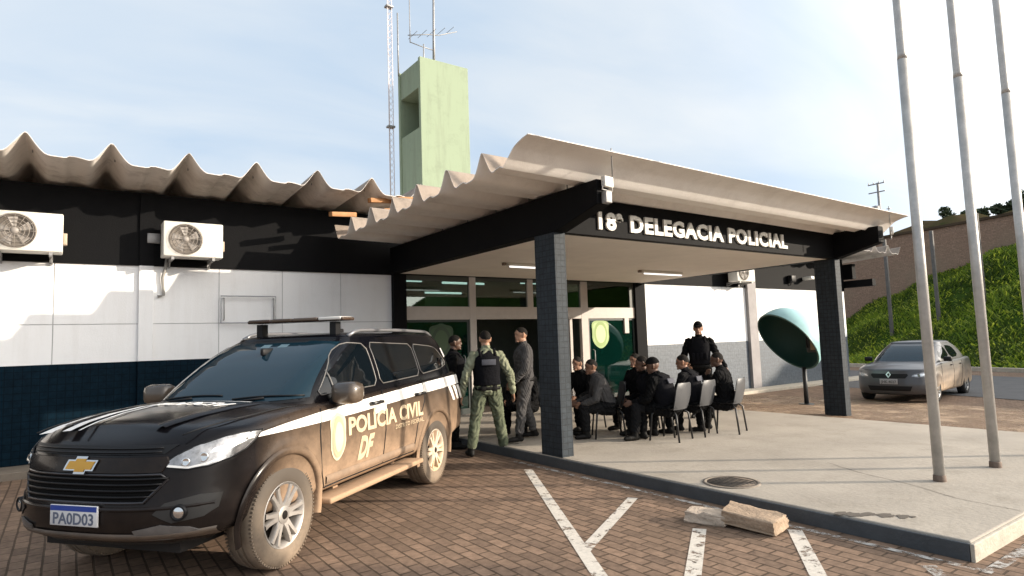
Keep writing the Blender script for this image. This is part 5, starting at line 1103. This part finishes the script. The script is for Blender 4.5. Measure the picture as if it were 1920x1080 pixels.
seated(8.22, 6.02, 'seated bare-headed man in black at the right end of the group', 'grey shell chair at the right end of the group', skin='d', top='black', legs='black', lean=-.12, head_turn=.4, turn=-.75, armsL=((.16,.02,-.24),(.20,-.13,-.03)), armsR=((.09,-.07,-.27),(.24,.06,-.27)))
# ------------------------------------------------------------------ bank, brick wall, far things
random.seed(11)
def hill_z(x, y):
    s = y*-.97+x*.0; # rises away from the road and towards -Y
    d = x-(26.3+.32*y)          # distance beyond the kerb
    top = interp(y, [-60,-10,8,12,16,20,24,60], [9.5,8.8,7.0,5.9,4.2,2.5,1.4,.6])
    dd = 41.0-.0*y-(26.3+.32*y)
    f = sstep(0, max(4, dd), d)
    f = .55*f+.45*min(1, max(0, d/max(4, dd)))
    return -.1+top*f + (.18*math.sin(x*1.3+y*.7)+.12*math.sin(y*2.1-x*.6))*min(1, max(0, d/3))
xs_ = [24+.5*i for i in range(48)]; ys_ = [-40+1*i for i in range(105)]
mb = MB(); mb.grid([[(x, y, hill_z(x, y)-.02 if x > 26.3+.32*y else -.3) for y in ys_] for x in xs_])
struct(mb.build('hill', mat('bank_soil', (.055,.095,.018), .95, spec=0, nscale=.9, col2=(.022,.04,.008), bump=.5, bscale=6)))
rr = random.Random(21); mb = MB()
for i in range(85000):
    y = rr.uniform(-6, 30); x0_ = 26.3+.32*y; x = x0_+ (41-x0_)*rr.random()
    if x < x0_+.15: continue
    z = hill_z(x, y); cl_ = math.sin(x*2.1+1.3*y)*math.sin(y*1.7-x*.9)
    a = rr.uniform(0, 6.28); hh = rr.uniform(.07,.19)*(1+.5*cl_); wd_ = rr.uniform(.018,.05); lx, ly = rr.uniform(-.2,.2), rr.uniform(-.2,.2)
    c, s_ = math.cos(a)*wd_, math.sin(a)*wd_
    mb.add([(x-c,y-s_,z-.03),(x+c,y+s_,z-.03),(x+c*.5+lx,y+s_*.5+ly,z+hh),(x-c*.6+lx*.9,y-s_*.6+ly*.9,z+hh*.85)], [(0,1,2,3)], (2 if math.sin(x*.9+y*.5)*math.sin(y*1.1-x*.4)+rr.uniform(-.7,.7) < -.05 else 0) if rr.random() < .80+.12*cl_ else 1)
g = mb.build('grass', [leafmat('leaf_mid', (.15,.225,.034), .5), leafmat('leaf_lite', (.36,.42,.07), .5), leafmat('leaf_dark', (.06,.10,.02))], recalc=False); g['kind'] = 'stuff'
g['label'] = 'dense green ground cover on the bank above the car park'; g['category'] = 'grass'
Mbr = brickmat('red_brick', (.34,.215,.15), (.27,.17,.118), (.26,.172,.122), .24, .09, .012, .5, .9, .6, 0, 'YZ', stain=(.26,.19,.13), sscale=.35, smin=.5, smax=.8)
bw = thing('brick_wall', 'long brown-red brick retaining wall above the grassy bank', 'wall', (41.6, 14, 0))
wall_top = lambda y: interp(y, [-30, 8, 12, 20, 40], [8.9, 7.75, 7.45, 7.15, 6.9])
mb = MB(); ys2 = [-30,-10,0,8,12,16,20,24,28,34,44]
f0 = [[(41.2, y, 0), (41.2, y, wall_top(y))] for y in ys2]; b0 = [[(41.7, y, 0), (41.7, y, wall_top(y))] for y in ys2]
mb.grid(f0, 0, False); mb.grid(b0, 0, False); mb.grid([[(41.2, y, wall_top(y)), (41.7, y, wall_top(y))] for y in ys2], 0, False)
o = mb.build('wall_face', Mbr, bw); o.matrix_parent_inverse = Matrix.Translation((-41.6,-14,0))
mb = MB(); mb.grid([[(41.1, y, wall_top(y)+.003),(41.1, y, wall_top(y)+.15),(41.8, y, wall_top(y)+.15),(41.8, y, wall_top(y)+.003)] for y in ys2], 0, False); o = mb.build('coping', mat('coping', (.10,.072,.05), .95, spec=0, noise=.4, nscale=2), bw); o.matrix_parent_inverse = Matrix.Translation((-41.6,-14,0))
mb = MB(); rows = [[(x, y, wall_top(y)+.1+(.75*min(1,(x-41.7)/2))+(.25*math.sin(y*.9)+.2*math.sin(y*2.3+x))*min(1,(x-41.7)/1.5)) for y in [-40+1.0*i for i in range(90)]] for x in (41.72, 42.3, 43, 44, 46, 60)]
mb.grid(rows); struct(mb.build('terrain', mat('dry_earth', (.085,.058,.036), .95, spec=0, nscale=1.2, col2=(.04,.045,.018), bump=.5, bscale=5)))
for i, (x, y, zt_) in enumerate(((34.9, 15.2, 6.3), (34.9, 13.0, 6.4), (34.7, 11.0, 6.9))):
    zb_ = hill_z(x, y)-.1
    mb = MB(); mb.bbox((-.075,-.075,0),(.075,.075,zt_-zb_),.012); o = mb.build('concrete_post', mat('post_grey', (.15,.14,.13), .85, noise=.4, nscale=4), None, (x, y, zb_)); tag(o, ('dark concrete post nearest the canopy, standing in front of the brick wall', 'thin concrete post in the middle of the bank before the brick wall', 'concrete post on the upper right of the grassy bank')[i], 'post', 'posts along the bank')
up_ = thing('utility_pole', 'far utility pole with cross-arms rising above the canopy roof', 'utility pole', (63, 27.6, 6))
mb = MB(); mb.tube([(0,0,0),(0,0,9.6)], [.16,.11], 10); mb.build('pole', M_['steel'], up_); mb = MB()
for z in (8.6, 9.4): mb.bbox((-.35,-.75,z),(-.25,.75,z+.1),.01)
mb.build('crossarm', M_['steel'], up_); mb = MB(); mb.lathe([(0,5.9),(.3,5.9),(.32,6.0),(.32,6.6),(0,6.7)], 16, 0, Matrix.Translation((-.35,.2,.7))); mb.build('transformer', M_['steel'], up_)
mb = MB()
for y in (-.7,-.25,.25,.7): mb.lathe([(.03,0),(.06,.06),(.03,.12),(.05,.18),(0,.2)], 10, 0, Matrix.Translation((-.3,y,9.5)))
mb.build('insulator', M_['metal_white'], up_)
def shrub(loc, r_, h_, label, seed):
    rr = random.Random(seed); t = thing('shrub', label, 'shrub', loc, group='shrubs along the hilltop')
    mb = MB()
    for k in range(5): mb.tube([(0,0,-.4),(rr.uniform(-.3,.3)*r_,rr.uniform(-.3,.3)*r_,h_*.4),(rr.uniform(-.8,.8)*r_,rr.uniform(-.8,.8)*r_,h_*.8)], [.05,.035,.015], 5)
    mb.build('stem', mat('shrub_stem', (.08,.06,.04), .9), t); mb = MB()
    cl_ = [(rr.uniform(-.7,.7)*r_, rr.uniform(-.7,.7)*r_, h_*rr.uniform(.35,.9), rr.uniform(.3,.55)*r_) for _ in range(8)]
    for k in range(900):
        c = rr.choice(cl_); d = Vector((rr.gauss(0,1), rr.gauss(0,1), rr.gauss(0,1))).normalized()*c[3]*rr.random()**.4; p = Vector(c[:3])+d
        u = Vector((rr.gauss(0,1), rr.gauss(0,1), rr.gauss(0,1))).normalized()*.12; v = u.cross(Vector((rr.gauss(0,1), rr.gauss(0,1), rr.gauss(0,1)))).normalized()*.07
        mb.add([p-u,p+v,p+u,p-v], [(0,1,2,3)])
    mb.build('foliage', mat('shrub_leaf', (.05,.075,.03), .8, noise=.4, nscale=3), t, recalc=False); return t
shrub((50, 17.4, 8.3), .9, 1.5, 'small round shrub on the hilltop between the first and second flagpoles', 1)
shrub((50, 15.9, 8.4), .8, 1.2, 'low shrub on the hilltop just left of the second flagpole', 2)
shrub((50, 14.3, 8.5), .7, 1.1, 'low sparse shrub on the hilltop just right of the second flagpole', 3)
shrub((50, 12.9, 8.5), 1.1, 1.7, 'tallest dark shrub on the hilltop near the right edge', 4)

# ------------------------------------------------------------------ unseen leafy tree added right of the view to shade the near pavers
shade_tree = thing('tree', 'leafy tree added out of view on the right to shade the nearest pavers', 'tree', (9.42, -3.62, 0))
mb = MB(); mb.tube([(0,0,-.1),(.03,.02,1.2),(-.04,.05,2.6),(.05,0,4.6)], [.15,.11,.09,.04], 10)
rr = random.Random(5)
for k in range(9):
    a = k*2.4; mb.tube([(0,0,2.2+.22*k),(.5*math.cos(a),.5*math.sin(a),2.7+.25*k),(1.0*math.cos(a),1.0*math.sin(a),3.0+.3*k)], [.05,.035,.015], 6)
mb.build('trunk', mat('bark', (.11,.085,.065), .9, noise=.4, nscale=12, bump=.6), shade_tree); mb = MB()
cl_ = [(rr.uniform(-.65,.65), rr.uniform(-.65,.65), rr.uniform(3.0,5.6), rr.uniform(.5,.8)) for _ in range(18)]
for k in range(7500):
    c = rr.choice(cl_); d = Vector((rr.gauss(0,1), rr.gauss(0,1), rr.gauss(0,1))).normalized()*c[3]*rr.random()**.4; p = Vector(c[:3])+d
    u = Vector((rr.gauss(0,1), rr.gauss(0,1), rr.gauss(0,1))).normalized()*.11; v = u.cross(Vector((rr.gauss(0,1), rr.gauss(0,1), rr.gauss(0,1)))).normalized()*.06
    mb.add([p-u,p+v,p+u,p-v], [(0,1,2,3)])
mb.build('crown', leafmat('tree_leaf', (.06,.10,.025), .3), shade_tree, recalc=False)
